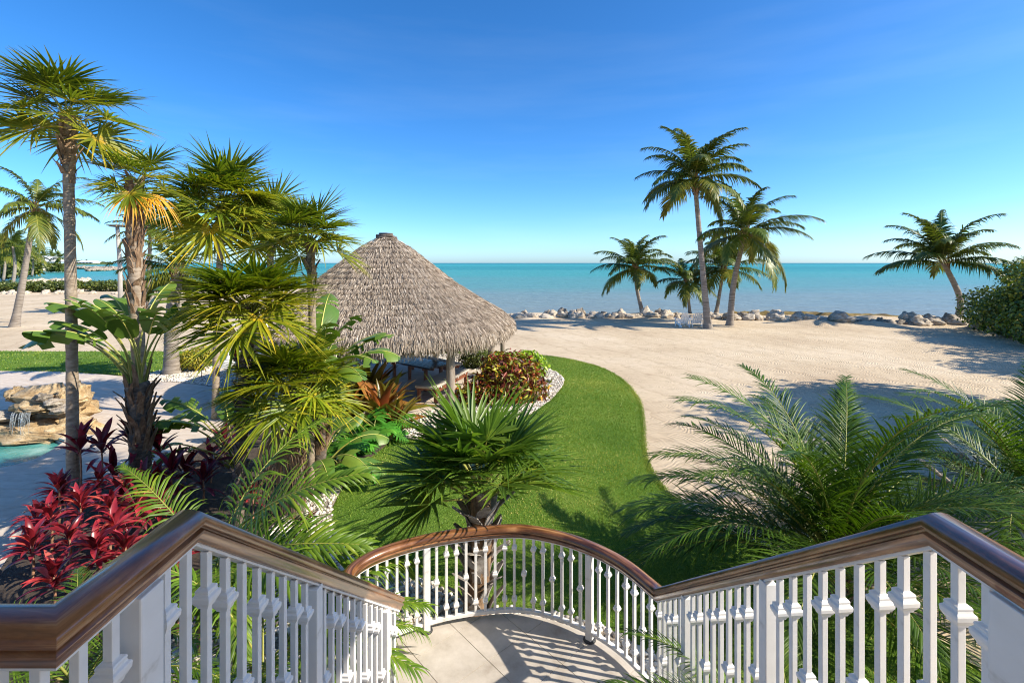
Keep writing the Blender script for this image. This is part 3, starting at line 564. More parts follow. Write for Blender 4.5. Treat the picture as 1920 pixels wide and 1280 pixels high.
posts = [s_near(262, cumu[1], cumu[2]), s_near(590, cumu[2], sB), s_near(722, cumu[2], sB), s_near(800, sB + .5, sC), s_near(1105, sB, sC - .1), s_near(1288, sC, sD), s_near(1440, sC, sD), sD + .27]
posts = sorted(posts)
for k, s in enumerate(posts):
    p, a = at_s(s); big = (k in (0, len(posts) - 1)); w = 1.45 if k == 0 else (2.2 if big else 1.0)
    put('post', post_me, rail, p - rail.location, (0, 0, a), (w, min(w, 1.28), 1.0))
    if abs(p.z - LRZ) < .05:
        mb = MB(); mb.tube([(0, 0, LZ + .0), (0, 0, LZ + .012)], [.062, .05], 14); o = put('base_ring', mb.mesh('base_ring', 'black_metal'), rail, (p.x, p.y, -LZ))
        o.location = Vector((p.x, p.y, 0)) - rail.location
seg = [0.05] + posts + [cumu[-1] - .2]; kk = 0
for a_, b_ in zip(seg[:-1], seg[1:]):
    stp = .098; m_ = max(1, round((b_ - a_) / stp))
    for q in range(1, m_):
        s = a_ + (b_ - a_) * q / m_; p, an = at_s(s)
        on_l = abs(p.z - LRZ) < .02; o = put('baluster', bars[0 if on_l else 1], rail, p - rail.location, (0, 0, an)); kk += 1
        for z in (((-.483,) if kk % 3 == 0 else (-.225, -.745)) if on_l else ((-.60,) if kk % 3 == 0 else (-.275, -.92))): put('collar', col_me, o, (0, 0, z), (0, 0, 0), .84 if on_l else 1.0)
# ------------------------------------------------------------------ leaf and frond meshes (gravity is built in: turn them only about z)
def fan_frond(seed, e0, mats, petiole=.55, blade=.78, nseg=38, spread=290, droop=.15, cup=.30, tilt=18, hang=0.0, vb=.36, vs=.10, tipv=.16, wfac=1.12, join=.36):
    rd = random.Random(seed); mb = MB(); pts = []; p = Vector((0, 0, 0)); e = R(e0); ns = 7
    for i in range(ns + 1):
        pts.append(p.copy()); ee = e - R(26) * (i / ns) ** 1.5 * (1 if e0 > -20 else .4)
        p = p + Vector((math.cos(ee), 0, math.sin(ee))) * (petiole / ns)
    mb.tube(pts, [.017 - .009 * i / ns for i in range(ns + 1)], 5, mi=1, cap=False, flat=.6)
    hub = pts[-1]; eb = R(e0 - 26 - tilt); T_ = Vector((math.cos(eb), 0, math.sin(eb))); N_ = Vector((-math.sin(eb), 0, math.cos(eb))); S2 = Vector((0, 1, 0))
    da = R(spread) / nseg; st_ = [.03, join * .5, join, .55, .72, .88, 1.0]
    for i in range(nseg):
        a = (i + .5 - nseg / 2) * da + rd.gauss(0, .03); L = blade * (.80 + .24 * math.cos(a * .62)) * rd.uniform(.9, 1.08)
        c = cup * rd.uniform(.7, 1.3); d = (T_ * math.cos(a) + S2 * math.sin(a) + N_ * c).normalized(); sd = (T_ * -math.sin(a) + S2 * math.cos(a)).normalized(); nn = d.cross(sd)
        if nn.dot(N_) < 0: nn = -nn
        dr = droop * rd.uniform(.4, 1.7) + (.35 * rd.random() if rd.random() < .06 else 0); V = []; hw0 = math.tan(da / 2) * L * join * 1.06 * wfac
        bend = rd.gauss(0, .05)
        for s in st_:
            c0 = hub + d * (L * s) + sd * (bend * L * s * s); c0.z -= dr * L * max(0, s - .2) ** 1.9 * 1.4
            if hang: c0.z -= hang * L * s ** 1.5; c0.x -= hang * L * .3 * s * s * math.cos(a); c0.y *= (1 - .35 * hang * s)
            w = hw0 * s / join if s <= join else hw0 * (1 - ((s - join) / (1 - join)) ** 1.35)
            w = max(w, .0012); V += [c0 - sd * w, c0 - nn * w * .55, c0 + sd * w]
        v0 = min(1, max(0, rd.gauss(vb, vs))); F = []; vals = []
        for k in range(len(st_) - 1):
            F += [(k * 3, k * 3 + 1, k * 3 + 4, k * 3 + 3), (k * 3 + 1, k * 3 + 2, k * 3 + 5, k * 3 + 4)]; vv = v0 + (tipv if st_[k] > .7 else 0) + (.22 if st_[k] < .1 else 0); vals += [vv, vv]
        mb.add(V, F, vals, 0)
    return mb.mesh('frond', [mats, 'petiole' if mats != 'dead_leaf' else 'fibre_brown'])
def pinnate(seed, e0, mats, L=2.2, n_=46, pet=.2, arch=70, ll=.42, w=.014, vee=35, droop=.5, ang0=62, ang1=28, vb=.38, twist=0.0, pw=1.4, stem='petiole', rr=.014):
    rd = random.Random(seed); mb = MB(); M_ = 18; pts = []; tg = []; p = Vector((0, 0, 0))
    for i in range(M_ + 1):
        e = R(e0 - arch * (i / M_) ** pw); t = Vector((math.cos(e), math.sin(twist * i / M_) * .3, math.sin(e))).normalized(); pts.append(p.copy()); tg.append(t); p = p + t * (L / M_)
    mb.tube(pts, [rr * (1 - .85 * i / M_) for i in range(M_ + 1)], 5, mi=1, cap=False)
    for i in range(n_):
        s = pet + (1 - pet) * (i + .5) / n_; f = s * M_; k = min(int(f), M_ - 1); c0 = pts[k].lerp(pts[k + 1], f - k); t = tg[k].lerp(tg[k + 1], f - k).normalized()
        S2 = Vector((0, 1, 0)); S2 = (S2 - t * S2.dot(t)).normalized(); N_ = S2.cross(t); N_ = N_ if N_.z > 0 or e0 > 85 else -N_
        q = (s - pet) / (1 - pet); pl = (.55 + .45 * math.sin(math.pi * min(1, q * 1.25 + .12))) * (1 - .45 * max(0, q - .6) / .4)
        for sg in (-1, 1):
            an = R(ang0 + (ang1 - ang0) * q + rd.gauss(0, 4)); ve = R(vee + rd.gauss(0, 7)); l_ = ll * pl * rd.uniform(.88, 1.1)
            d = (t * math.cos(an) + (S2 * sg * math.cos(ve) + N_ * math.sin(ve)) * math.sin(an)).normalized()
            sd = d.cross(N_ if abs(d.dot(N_)) < .9 else S2).normalized(); V = []; dr = droop * rd.uniform(.6, 1.4); fs = (0, .22, .48, .74, 1)
            for x in fs:
                c1 = c0 + d * (l_ * x); c1.z -= dr * l_ * x ** 2
                c1 -= d * (dr * .25 * l_ * x ** 3); ww = w * (.55 + 1.6 * x if x < .28 else (1 - ((x - .22) / .78) ** 1.6)); ww = max(ww, .0008)
                V += [c1 - sd * ww, c1 + N_ * ww * .45, c1 + sd * ww]
            v0 = min(1, max(0, rd.gauss(vb, .1))); F = []; vals = []
            for k2 in range(4): F += [(k2 * 3, k2 * 3 + 1, k2 * 3 + 4, k2 * 3 + 3), (k2 * 3 + 1, k2 * 3 + 2, k2 * 3 + 5, k2 * 3 + 4)]; vals += [v0 + .1 * (fs[k2] > .7)] * 2
            mb.add(V, F, vals, 0)
    return mb.mesh('frond', [mats, stem])
def paddle(seed, e0, mats, petiole=1.2, blade=1.1, width=.52, arch=60, torn=.45, vb=.4, curl=.0, parch=30):
    """bird-of-paradise leaf: thick petiole, long blade torn into ribbons along its side veins"""
    rd = random.Random(seed); mb = MB(); pts = []; p = Vector((0, 0, 0)); ns = 10
    for i in range(ns + 1):
        pts.append(p.copy()); e = R(e0 - parch * (i / ns) ** 1.4); p = p + Vector((math.cos(e), 0, math.sin(e))) * (petiole / ns)
    mb.tube(pts, [.036 - .022 * i / ns for i in range(ns + 1)], 7, mi=1, cap=False, flat=.75)
    eb = e0 - parch; M_ = 16; rib = []; tg = []; p = pts[-1].copy()
    for i in range(M_ + 1):
        e = R(eb - arch * (i / M_) ** 1.2); t = Vector((math.cos(e), 0, math.sin(e))); rib.append(p.copy()); tg.append(t); p = p + t * blade / M_
    mb.tube([q + Vector((0, 0, .004)) for q in rib], [.014 * (1 - .85 * i / M_) + .002 for i in range(M_ + 1)], 5, mi=2, cap=False)
    for sg in (-1, 1):
        dr = rd.uniform(.05, .3); lift = rd.uniform(-.1, .45); gap = 0.0; v0 = rd.gauss(vb, .07)
        for i in range(M_):
            if rd.random() < torn: dr = rd.uniform(.05, .75); lift = rd.uniform(-.3, .5); gap = rd.uniform(.1, .38); v0 = rd.gauss(vb, .09)
            else: gap = 0.0
            V = []
            for s, g in ((i / M_, gap), ((i + 1) / M_, 0)):
                f = s * M_; k = min(int(f), M_ - 1); c0 = rib[k].lerp(rib[k + 1], f - k); t = tg[k].lerp(tg[k + 1], f - k).normalized(); N_ = Vector((-t.z, 0, t.x)); S2 = Vector((0, sg, 0))
                hw = width * .5 * max(.02, math.sin(math.pi * min(1, s * .93 + .06)) ** .55)
                for x in (0, .33, .67, 1):
                    q = c0 + (S2 * math.cos(lift) + N_ * math.sin(lift)) * (hw * x) + t * (hw * x * .35 + g * blade / M_ * x); q.z -= dr * hw * x * x
                    if curl: q += N_ * curl * hw * x * x
                    V.append(q)
            mb.add(V, [(k, k + 1, k + 5, k + 4) for k in range(3)], v0, 0)
    return mb.mesh('leaf', [mats, 'paddle_petiole', 'midrib'])
def blade_leaf(seed, e0, mats, L=.45, w=.05, arch=60, pet=.15, fold=.35, vb=.5, pw=1.3, wave=.0, shape=.75):
    """strap or lance leaf with a folded midrib"""
    rd = random.Random(seed); mb = MB(); M_ = 9; p = Vector((0, 0, 0)); V = []; tw = rd.gauss(0, .12)
    for i in range(M_ + 1):
        s = i / M_; e = R(e0 - arch * s ** pw); t = Vector((math.cos(e), tw * s, math.sin(e))).normalized(); N_ = Vector((-t.z, 0, t.x))
        q = max(0, (s - pet) / (1 - pet)); ww = w * .16 if s < pet else w * max(.03, math.sin(math.pi * q ** shape) ** .8)
        ww = max(ww, w * .10 * (1 - s) + .001); wv_ = wave * math.sin(s * 14 + seed)
        V += [p + Vector((0, -ww, 0)) + N_ * (ww * fold + wv_ * ww), p.copy(), p + Vector((0, ww, 0)) + N_ * (ww * fold - wv_ * ww)]
        p = p + t * (L / M_)
    F = []; vals = []; v0 = rd.gauss(vb, .1)
    for k in range(M_): F += [(k * 3, k * 3 + 1, k * 3 + 4, k * 3 + 3), (k * 3 + 1, k * 3 + 2, k * 3 + 5, k * 3 + 4)]; vals += [v0 + rd.gauss(0, .04), v0 + rd.gauss(0, .04)]
    mb.add(V, F, vals, 0); return mb.mesh('leaf', [mats])
def lobed_leaf(seed, e0, mats, pet=.4, L=.42):
    """deeply cut philodendron leaf"""
    rd = random.Random(seed); mb = MB(); pts = [Vector((math.cos(R(e0 - 30 * (i / 6) ** 2)) * pet * i / 6, 0, math.sin(R(e0)) * pet * i / 6 * (1 - .15 * i / 6))) for i in range(7)]
    mb.tube(pts, .008, 5, mi=1, cap=False); h_ = pts[-1]; eb = R(e0 - 75)
    T_ = Vector((math.cos(eb), 0, math.sin(eb))); S2 = Vector((0, 1, 0))
    for sg in (-1, 1):
        for i in range(9):
            s = i / 9; a = R(118 - 100 * s); c0 = h_ + T_ * (L * .85 * s); l_ = L * (.62 - .36 * abs(s - .25)) * rd.uniform(.85, 1.1); d = T_ * math.cos(a) + S2 * sg * math.sin(a); sd = T_ * -math.sin(a) + S2 * sg * math.cos(a); V = []
            for x in (0, .35, .7, 1):
                c1 = c0 + d * l_ * x + Vector((0, 0, .06 * x - .16 * x * x)) * L; w = L * .052 * (1 if x < .8 else .45); V += [c1 - sd * w, c1 + sd * w]
            mb.add(V, [(k * 2, k * 2 + 1, k * 2 + 3, k * 2 + 2) for k in range(3)], min(1, max(0, rd.gauss(.45, .12))), 0)
    return mb.mesh('leaf', [mats, 'petiole'])

EL = (82, 66, 50, 34, 18, 2, -16, -36)
FAN = {e: [fan_frond(int(e * 10 + k + 999), e, 'fan_leaf', vb=(.30 if e > 45 else .40 if e > 0 else .52), tipv=.12 if e > 20 else .14) for k in range(2)] for e in EL}
FANB = {e: [fan_frond(int(e * 10 + k + 5999), e, 'fan_leaf_blue', nseg=32, spread=260, vb=.50, tipv=.08, wfac=1.25, droop=.12, cup=.32) for k in range(2)] for e in EL}
FAN_GOLD = [fan_frond(71 + k, -5, 'fan_gold', vb=.5, hang=.30, droop=.35, spread=165, nseg=22) for k in range(2)]
FAN_DEAD = [fan_frond(81 + k, -48, 'dead_leaf', vb=.5, hang=.9, droop=.6, spread=190, cup=.1, wfac=.8) for k in range(2)]
COCO = {e: [pinnate(int(e * 7 + k + 99), e, 'coco_leaf', L=3.25, n_=54, pet=.13, arch=58 + (14 if e > 40 else 0), ll=.95, w=.040, vee=8, droop=.52, ang0=62, ang1=26, pw=1.7, vb=.36 if e > 0 else .5, rr=.03) for k in range(2)] for e in (80, 62, 45, 28, 10, -10, -32)}
FEA = {e: [pinnate(int(e * 5 + k + 399), e, 'feather_leaf', L=2.15, n_=56, pet=.13, arch=72, ll=.50, w=.0088, vee=24, droop=.28, vb=.38, ang0=56, ang1=32, twist=(.5 if k else -.5)) for k in range(2)] for e in (84, 72, 58, 44, 28, 10)}
ARE = {e: [pinnate(int(e * 3 + k + 799), e, 'feather_leaf', L=1.75, n_=34, pet=.2, arch=62, ll=.54, w=.0135, vee=24, droop=.55, vb=.52) for k in range(2)] for e in (80, 64, 48, 30, 12)}
PAD = {e: [paddle(int(e * 3 + k + 1299), e, 'paddle_leaf', torn=.22 + .12 * k, arch=40 if e > 60 else 70, vb=.52) for k in range(3)] for e in (86, 72, 56, 38)}
TI = [blade_leaf(k + 5, e, 'red_leaf', L=.40, w=.042, arch=58, vb=(.62, .42, .72, .30, .55, .38, .8, .5)[k], fold=.4) for k, e in enumerate((82, 66, 50, 34, 18, 4, 60, 28))]
TIP = [blade_leaf(k + 35, e, 'purple_leaf', L=.50, w=.05, arch=42, vb=.5, fold=.4) for k, e in enumerate((84, 70, 56, 40, 24, 8, 62, 34))]
BRO = [blade_leaf(k + 65, e, 'bromeliad_leaf', L=1.05, w=.095, arch=42, pet=.0, vb=(.35, .6, .45, .75, .4, .55, .8, .3)[k], fold=.4, shape=.6) for k, e in enumerate((86, 74, 62, 50, 38, 26, 68, 44))]
PHI = [lobed_leaf(k + 15, e, 'philodendron_leaf') for k, e in enumerate((78, 62, 46, 30))]

# ------------------------------------------------------------------ plant builders
def trunk_mesh(name, pts, r0, r1, mat, n_=44, sides=14, ring=.05, flare=1.35, seed=1):
    rd = random.Random(seed); c = curve(pts, n_); rad = []
    for i in range(n_ + 1):
        s = i / n_; r_ = r0 + (r1 - r0) * s; r_ *= 1 + (flare - 1) * math.exp(-s * 14) + (ring if i % 2 else -ring * .4) + rd.gauss(0, ring * .35); rad.append(r_)
    mb = MB(); mb.tube(c, rad, sides); return mb.mesh(name, mat), c, rad
def boots_mesh(c, rad, i0, i1, n_, mat, L=.22, w=.05, out=.05, seed=3):
    """old leaf bases standing off the trunk"""
    rd = random.Random(seed); mb = MB()
    for k in range(n_):
        f = i0 + (i1 - i0) * (k + rd.random()) / n_; i = int(f); p = c[i]; r_ = rad[i]; a = k * 2.399 + rd.gauss(0, .2)
        d = Vector((math.cos(a), math.sin(a), 0)); s2 = Vector((-d.y, d.x, 0)); l_ = L * rd.uniform(.6, 1.3); w_ = w * rd.uniform(.7, 1.3); o_ = out * rd.uniform(.3, 1.6); th = .014
        b0 = p + d * (r_ * .85); b1 = b0 + d * o_ * .5 + Vector((0, 0, l_ * .5)); b2 = b0 + d * o_ * 1.4 + Vector((0, 0, l_)) + s2 * rd.gauss(0, .03)
        V = [b0 - s2 * w_, b0 + s2 * w_, b1 - s2 * w_ * .8, b1 + s2 * w_ * .8, b2 - s2 * w_ * .35, b2 + s2 * w_ * .35]; V += [v + d * th for v in V]
        mb.add(V, [(0, 1, 3, 2), (2, 3, 5, 4), (6, 8, 9, 7), (8, 10, 11, 9), (0, 2, 8, 6), (2, 4, 10, 8), (1, 7, 9, 3), (3, 9, 11, 5), (4, 5, 11, 10), (0, 6, 7, 1)], .5, 0)
    return mb.mesh('leaf_bases', mat, False)
def ring_of(root, lib, els, n_, c, size, seed, lo=-16, hi=82, jit=.12, color=None, name='frond', skip=None, ex=.85):
    rd = random.Random(seed); out = []
    for k in range(n_):
        f = k / max(1, n_ - 1); e = hi + (lo - hi) * f ** ex + rd.gauss(0, 5); e2 = min(els, key=lambda q: abs(q - e)); az = k * 2.39996 + rd.gauss(0, jit) + seed
        if skip and skip(az % 6.283, e2): continue
        me = rd.choice(lib[e2]); t = rd.gauss(0, .07); s = size * rd.uniform(.88, 1.1); q = rd.uniform(.78, 1.15); cc = color or (1, 1, 1); cc = (cc[0] * q * rd.uniform(.94, 1.1), cc[1] * q, cc[2] * q)
        o = put(name, me, root, c + Vector((0, 0, -.16 * f * size)), (t, rd.gauss(0, .07), az), s, cc); out.append(o)
    return out
def fan_palm(label, base, crown, r0, r1, n_, size, seed, lib=FAN, bark='bark_grey', boots=(.86, 1.0, 26), bm_='boot_brown', lo=-18, gold=(), dead=(), color=None, bl=.22, bw=.05, bo=.05, mid=None, flare=1.3, skip=None, hi=82, gs=.95):
    base = Vector((base[0], base[1], .03)); root = thing('fan_palm', label, 'palm tree', base, group='fan palms of the planting bed')
    top = Vector(crown) - base; pts = [Vector((0, 0, 0)), (Vector(mid) - base) if mid else top * .5 + Vector((.04, 0, 0)), top]
    me, c, rad = trunk_mesh('trunk', pts, r0, r1, bark, seed=seed, flare=flare, ring=.045); put('trunk', me, root)
    if boots: put('leaf_bases', boots_mesh(c, rad, boots[0] * 44, boots[1] * 44 - .01, boots[2], bm_, bl, bw, bo, seed), root)
    ring_of(root, lib, EL, n_, top, size, seed, lo=lo, hi=hi, color=color, skip=skip)
    for az in gold: o = put('frond', FAN_GOLD[seed % 2], root, top - Vector((0, 0, .1)), (0, 0, az), size * gs); o['label'] = 'withered golden fan leaf'
    for az in dead: o = put('frond', FAN_DEAD[seed % 2], root, top - Vector((0, 0, .12)), (0, 0, az), size); o['label'] = 'dead brown hanging fan leaf'
    return root
CEL = (80, 62, 45, 28, 10, -10, -32)
nut = rock_mesh('coconut', 3, 'fibre_brown', 2, .06)
def coco_palm(label, base, mid, crown, r0, r1, n_, size, seed, group, lo=-26, bark='bark_coco', color=None, nuts=0, hi=74):
    base = Vector(base); root = thing('coconut_palm', label, 'palm tree', base, group=group); top = Vector(crown) - base
    pts = [Vector((0, 0, -.15)), Vector(mid) - base, top]; me, c, rad = trunk_mesh('trunk', pts, r0, r1, bark, n_=56, seed=seed, flare=1.6, ring=.035); put('trunk', me, root)
    put('leaf_bases', boots_mesh(c, rad, 50, 55.9, 20, 'fibre_brown', .45 * size, .07 * size, .16 * size, seed), root)
    ring_of(root, COCO, CEL, n_ + 1, top, size, seed, lo=lo, hi=hi, color=color, jit=.2, ex=1.0)
    for k in range(nuts): put('coconut', nut, root, top + Vector((math.cos(k * 1.3) * .24, math.sin(k * 1.3) * .24, -.30 - .06 * (k % 3))) * size, (k, 0, k), .12 * size)
    return root
def feather_palm(name, label, base, cz, n_, size, seed, lib, els, trunk_r=.07, lo=10, hi=84, group=None, explicit=(), skip=None, color=None, stems=1):
    base = Vector((base[0], base[1], .03)); root = thing(name, label, 'palm tree', base, group=group)
    for k in range(stems):
        a = k * 2.4; off = Vector((math.cos(a), math.sin(a), 0)) * (.16 if stems > 1 else 0)
        me, c, rad = trunk_mesh('trunk', [off, off * 1.2 + Vector((0, 0, cz * .5)), off * 1.5 + Vector((0, 0, cz))], trunk_r, trunk_r * .8, 'bark_dark' if stems == 1 else 'ti_stem', n_=24, sides=10, ring=.07, seed=seed + k); put('trunk', me, root)
        if stems == 1: put('leaf_bases', boots_mesh(c, rad, 2, 23.9, 60, 'boot_brown', .12, .03, .05, seed), root)
    top = Vector((0, 0, cz)); ring_of(root, lib, els, n_, top, size, seed, lo=lo, hi=hi, jit=.25, skip=skip, color=color)
    rd = random.Random(seed)
    for az, e, s, *rx_ in explicit: put('frond', rd.choice(lib[min(els, key=lambda q: abs(q - e))]), root, top, (R(rx_[0]) if rx_ else rd.gauss(0, .05), rd.gauss(0, .05), R(az)), s, color)
    return root
def paddle_plant(label, base, cz, leaves, seed, trunk_r=.13, shag=True, size=1.0):
    base = Vector((base[0], base[1], .03)); root = thing('bird_of_paradise', label, 'plant', base, group='giant bird of paradise plants'); rd = random.Random(seed); top = Vector((0, 0, cz))
    if cz > .25:
        me, c, rad = trunk_mesh('trunk', [Vector((0, 0, -.05)), Vector((.05, 0, cz * .5)), top], trunk_r, trunk_r * 1.1, 'bark_dark', n_=30, sides=12, ring=.06, seed=seed); put('trunk', me, root)
        if shag: put('leaf_bases', boots_mesh(c, rad, 12, 29.9, 54, 'fibre_brown', .34, .05, .09, seed), root)
    for az, e, s in leaves:
        e2 = min((86, 72, 56, 38), key=lambda q: abs(q - e)); put('leaf', rd.choice(PAD[e2]), root, top + Vector((rd.gauss(0, .05), rd.gauss(0, .05), -.1)), (rd.gauss(0, .06), rd.gauss(0, .06), R(az)), s * size)
    return root
def ti_plant(label, base, h, n_, size, seed, lib=TI, lean=(0, 0), color=None, name='ti_plant', group='red leaved ti plants', hi=0, cat='plant'):
    base = Vector((base[0], base[1], .05)); root = thing(name, label, cat, base, group=group); rd = random.Random(seed); top = Vector((lean[0], lean[1], h))
    if h > .08:
        mb = MB(); c = curve([Vector((0, 0, -.05)), top * .5 + Vector((.02, 0, 0)), top], 10); mb.tube(c, [.02 - .001 * i for i in range(11)], 7); put('stem', mb.mesh('stem', 'ti_stem'), root)
    for k in range(n_):
        f = k / n_; me = lib[min(len(lib) - 3, int(f * (len(lib) - 2)))] if rd.random() < .7 else rd.choice(lib)
        put('leaf', me, root, top + Vector((0, 0, -.22 * f * size)) * (1 if h > .2 else .1), (rd.gauss(0, .15), rd.gauss(0, .12), k * 2.4 + rd.gauss(0, .25) + seed), size * rd.uniform(.8, 1.15), color or (lambda q, w: (q, q * w, q * w))(rd.uniform(.6, 1.3), rd.uniform(.75, 1.3)))
    return root
def bush(name, label, cat, base, blobs, n_, size, mat, seed, aspect=.5, stem_mat='bark_dark', vb=.45, vs=.2, group=None, surf=.5, tilt=.6, stems=7, vfun=None):
    base = Vector(base); root = thing(name, label, cat, base, group=group); rd = random.Random(seed)
    mb = MB(); bl = [Vector(b_[:3]) for b_ in blobs]
    for k in range(stems):
        t = bl[k % len(bl)] + Vector((rd.gauss(0, .15), rd.gauss(0, .15), 0)) * blobs[k % len(bl)][3]; s = Vector((rd.gauss(0, .1), rd.gauss(0, .1), 0)) * blobs[0][3]
        mb.tube(curve([s, (s + t) * .5 + Vector((rd.gauss(0, .05), rd.gauss(0, .05), .1 * t.z)), t], 6), [max(.012, .035 * blobs[0][3] * (1 - .12 * i)) for i in range(7)], 6)
    put('stems' if stems > 1 else 'trunk', mb.mesh('stems', stem_mat), root)
    pos, nr = blob_points(blobs, n_, surf); pos[:, 2] = np.maximum(pos[:, 2], .03); V, F = leaf_cloud(pos, nr + np.array([0, 0, .5]), size, aspect, tilt)
    v = np.clip(rng.normal(vb, vs, n_), 0, 1)
    if vfun is not None: v = np.clip(vfun(pos, v), 0, 1)
    o = put('foliage', mk_mesh('foliage', V, F, mat, np.repeat(v, 2)), root); o['kind'] = 'stuff'
    return root
# ------------------------------------------------------------------ thatched hut with table and benches
hut = thing('thatched_hut', 'round palm thatched hut on log posts beside the lawn', 'hut', hutc)
fl = MB(); n_ = 48; fl.add([(hutc.x + 3.4 * math.cos(k / n_ * 6.2832), hutc.y + 3.4 * math.sin(k / n_ * 6.2832), z) for z in (.075, .0) for k in range(n_)], [list(range(n_))] + [[k, n_ + k, n_ + (k + 1) % n_, (k + 1) % n_] for k in range(n_)])
fl.build('floor', 'travertine', hut, False)
for k, ang in enumerate((-46, 14, 72, 132, 192, 253)):
    x, y = hutc.x + 3.5 * math.cos(R(ang)), hutc.y + 3.5 * math.sin(R(ang)); rd = random.Random(k); mb = MB()
    c = [(x + rd.gauss(0, .006), y + rd.gauss(0, .006), z) for z in np.linspace(0, 2.45, 9)]; mb.tube(c, [.115 + rd.gauss(0, .004) for _ in c], 12); mb.build('post', 'weathered_wood', hut)
x, y = hutc.x + 3.95 * math.cos(R(17)), hutc.y + 3.95 * math.sin(R(17)); mb = MB(); mb.tube([(x, y, 0), (x, y, 2.1)], .085, 12); mb.build('post', 'weathered_wood', hut)
PR = [(.0, 4.86), (.25, 4.80), (.48, 4.68), (.81, 4.48), (1.33, 4.05), (2.2, 3.36), (3.07, 2.80), (3.75, 2.40), (4.05, 2.14), (4.14, 1.92), (4.06, 1.74)]
def hexr(a): return 1 + .018 * math.cos(6 * (a - R(14)))
V = []; F = []; NA = 72
for r_, z in PR:
    for k in range(NA): a = k / NA * 2 * math.pi; V.append((r_ * .965 * hexr(a) * math.cos(a), r_ * .965 * hexr(a) * math.sin(a), z - .06))
for r_, z in ((3.7, 1.95), (0.02, 4.4)):
    for k in range(NA): a = k / NA * 2 * math.pi; V.append((r_ * math.cos(a), r_ * math.sin(a), z))
NR = len(PR) + 2; F = [(i * NA + k, i * NA + (k + 1) % NA, (i + 1) * NA + (k + 1) % NA, (i + 1) * NA + k) for i in range(NR - 1) for k in range(NA)]
roof = put('roof', mk_mesh('roof', V, F, 'thatch_under'), hut)
prr = np.array([p[0] for p in PR]); prz = np.array([p[1] for p in PR]); seg_ = np.sqrt(np.diff(prr) ** 2 + np.diff(prz) ** 2); cum = np.concatenate([[0], np.cumsum(seg_)])
def thatch(n_, tmin, tmax, Lm, wd, lift, layer):
    s = rng.random(n_); t = tmin + (tmax - tmin) * np.sqrt(s) if tmax - tmin > 1 else tmin + (tmax - tmin) * s
    if layer: t = np.clip(np.floor(t / layer) * layer + np.abs(rng.normal(0, layer * .30, n_)), tmin, tmax)
    a = rng.uniform(0, 2 * np.pi, n_); hx = 1 + .018 * np.cos(6 * (a - R(14)))
    r_ = np.interp(t, cum, prr); z = np.interp(t, cum, prz); t2 = np.minimum(t + .06, cum[-1]); dr = np.interp(t2, cum, prr) - np.interp(t2 - .06, cum, prr); dz = np.interp(t2, cum, prz) - np.interp(t2 - .06, cum, prz)
    q = np.sqrt(dr ** 2 + dz ** 2) + 1e-6; dr /= q; dz /= q; ca_, sa_ = np.cos(a), np.sin(a); z0_ = np.zeros(n_)
    dn = np.stack([ca_ * dr, sa_ * dr, dz], 1); nn = np.stack([-ca_ * dz, -sa_ * dz, dr], 1); sd = np.stack([-sa_, ca_, z0_], 1)
    L = (Lm * rng.uniform(.55, 1.3, n_))[:, None]; dd = dn + sd * rng.normal(0, .13, n_)[:, None] + nn * (lift * np.abs(rng.normal(.6, .5, n_)))[:, None]
    dd[:, 2] -= .12; c0 = np.stack([r_ * ca_ * hx, r_ * sa_ * hx, z], 1) + nn * rng.uniform(-.05, .03, n_)[:, None]; ro = rng.uniform(-.9, .9, n_)[:, None]
    sw = (sd * np.cos(ro) + nn * np.sin(ro)) * (wd * rng.uniform(.6, 1.4, n_))[:, None]; e = c0 + dd * L
    V = np.stack([c0 - sw, c0 + sw, e + sw * .45, e - sw * .45], 1).reshape(-1, 3); return V, np.arange(n_ * 4).reshape(-1, 4), np.clip(rng.normal(.46, .2, n_), 0, 1)
A = [thatch(130000, .15, cum[-1] - .2, .14, .006, .15, .24), thatch(22000, cum[-1] - .6, cum[-1] - .05, .22, .009, .12, 0)]
V = np.concatenate([A[0][0], A[1][0]]); F = np.concatenate([A[0][1], A[1][1] + len(A[0][0])]); v = np.concatenate([A[0][2], A[1][2]])
o = put('thatch', mk_mesh('thatch', V, F, 'thatch', v, smooth=False), roof); o['kind'] = 'stuff'
for k in range(7):
    rd = random.Random(k + 40); mb = MB(); a = rd.uniform(-.5, .5); x = (k - 3) * .075; yy = rd.uniform(-.1, .1); z = 4.79 + .05 * (k % 2) + .03 * (3 - abs(k - 3)); L = rd.uniform(.5, .72)
    d = Vector((math.cos(a), math.sin(a), rd.uniform(-.15, .05))); c0 = hutc + Vector((.0, x, z)); mb.tube([c0 - d * L / 2, c0, c0 + d * L / 2], [.045, .055, .045], 8); mb.build('cap_log', 'bark_dark', hut)
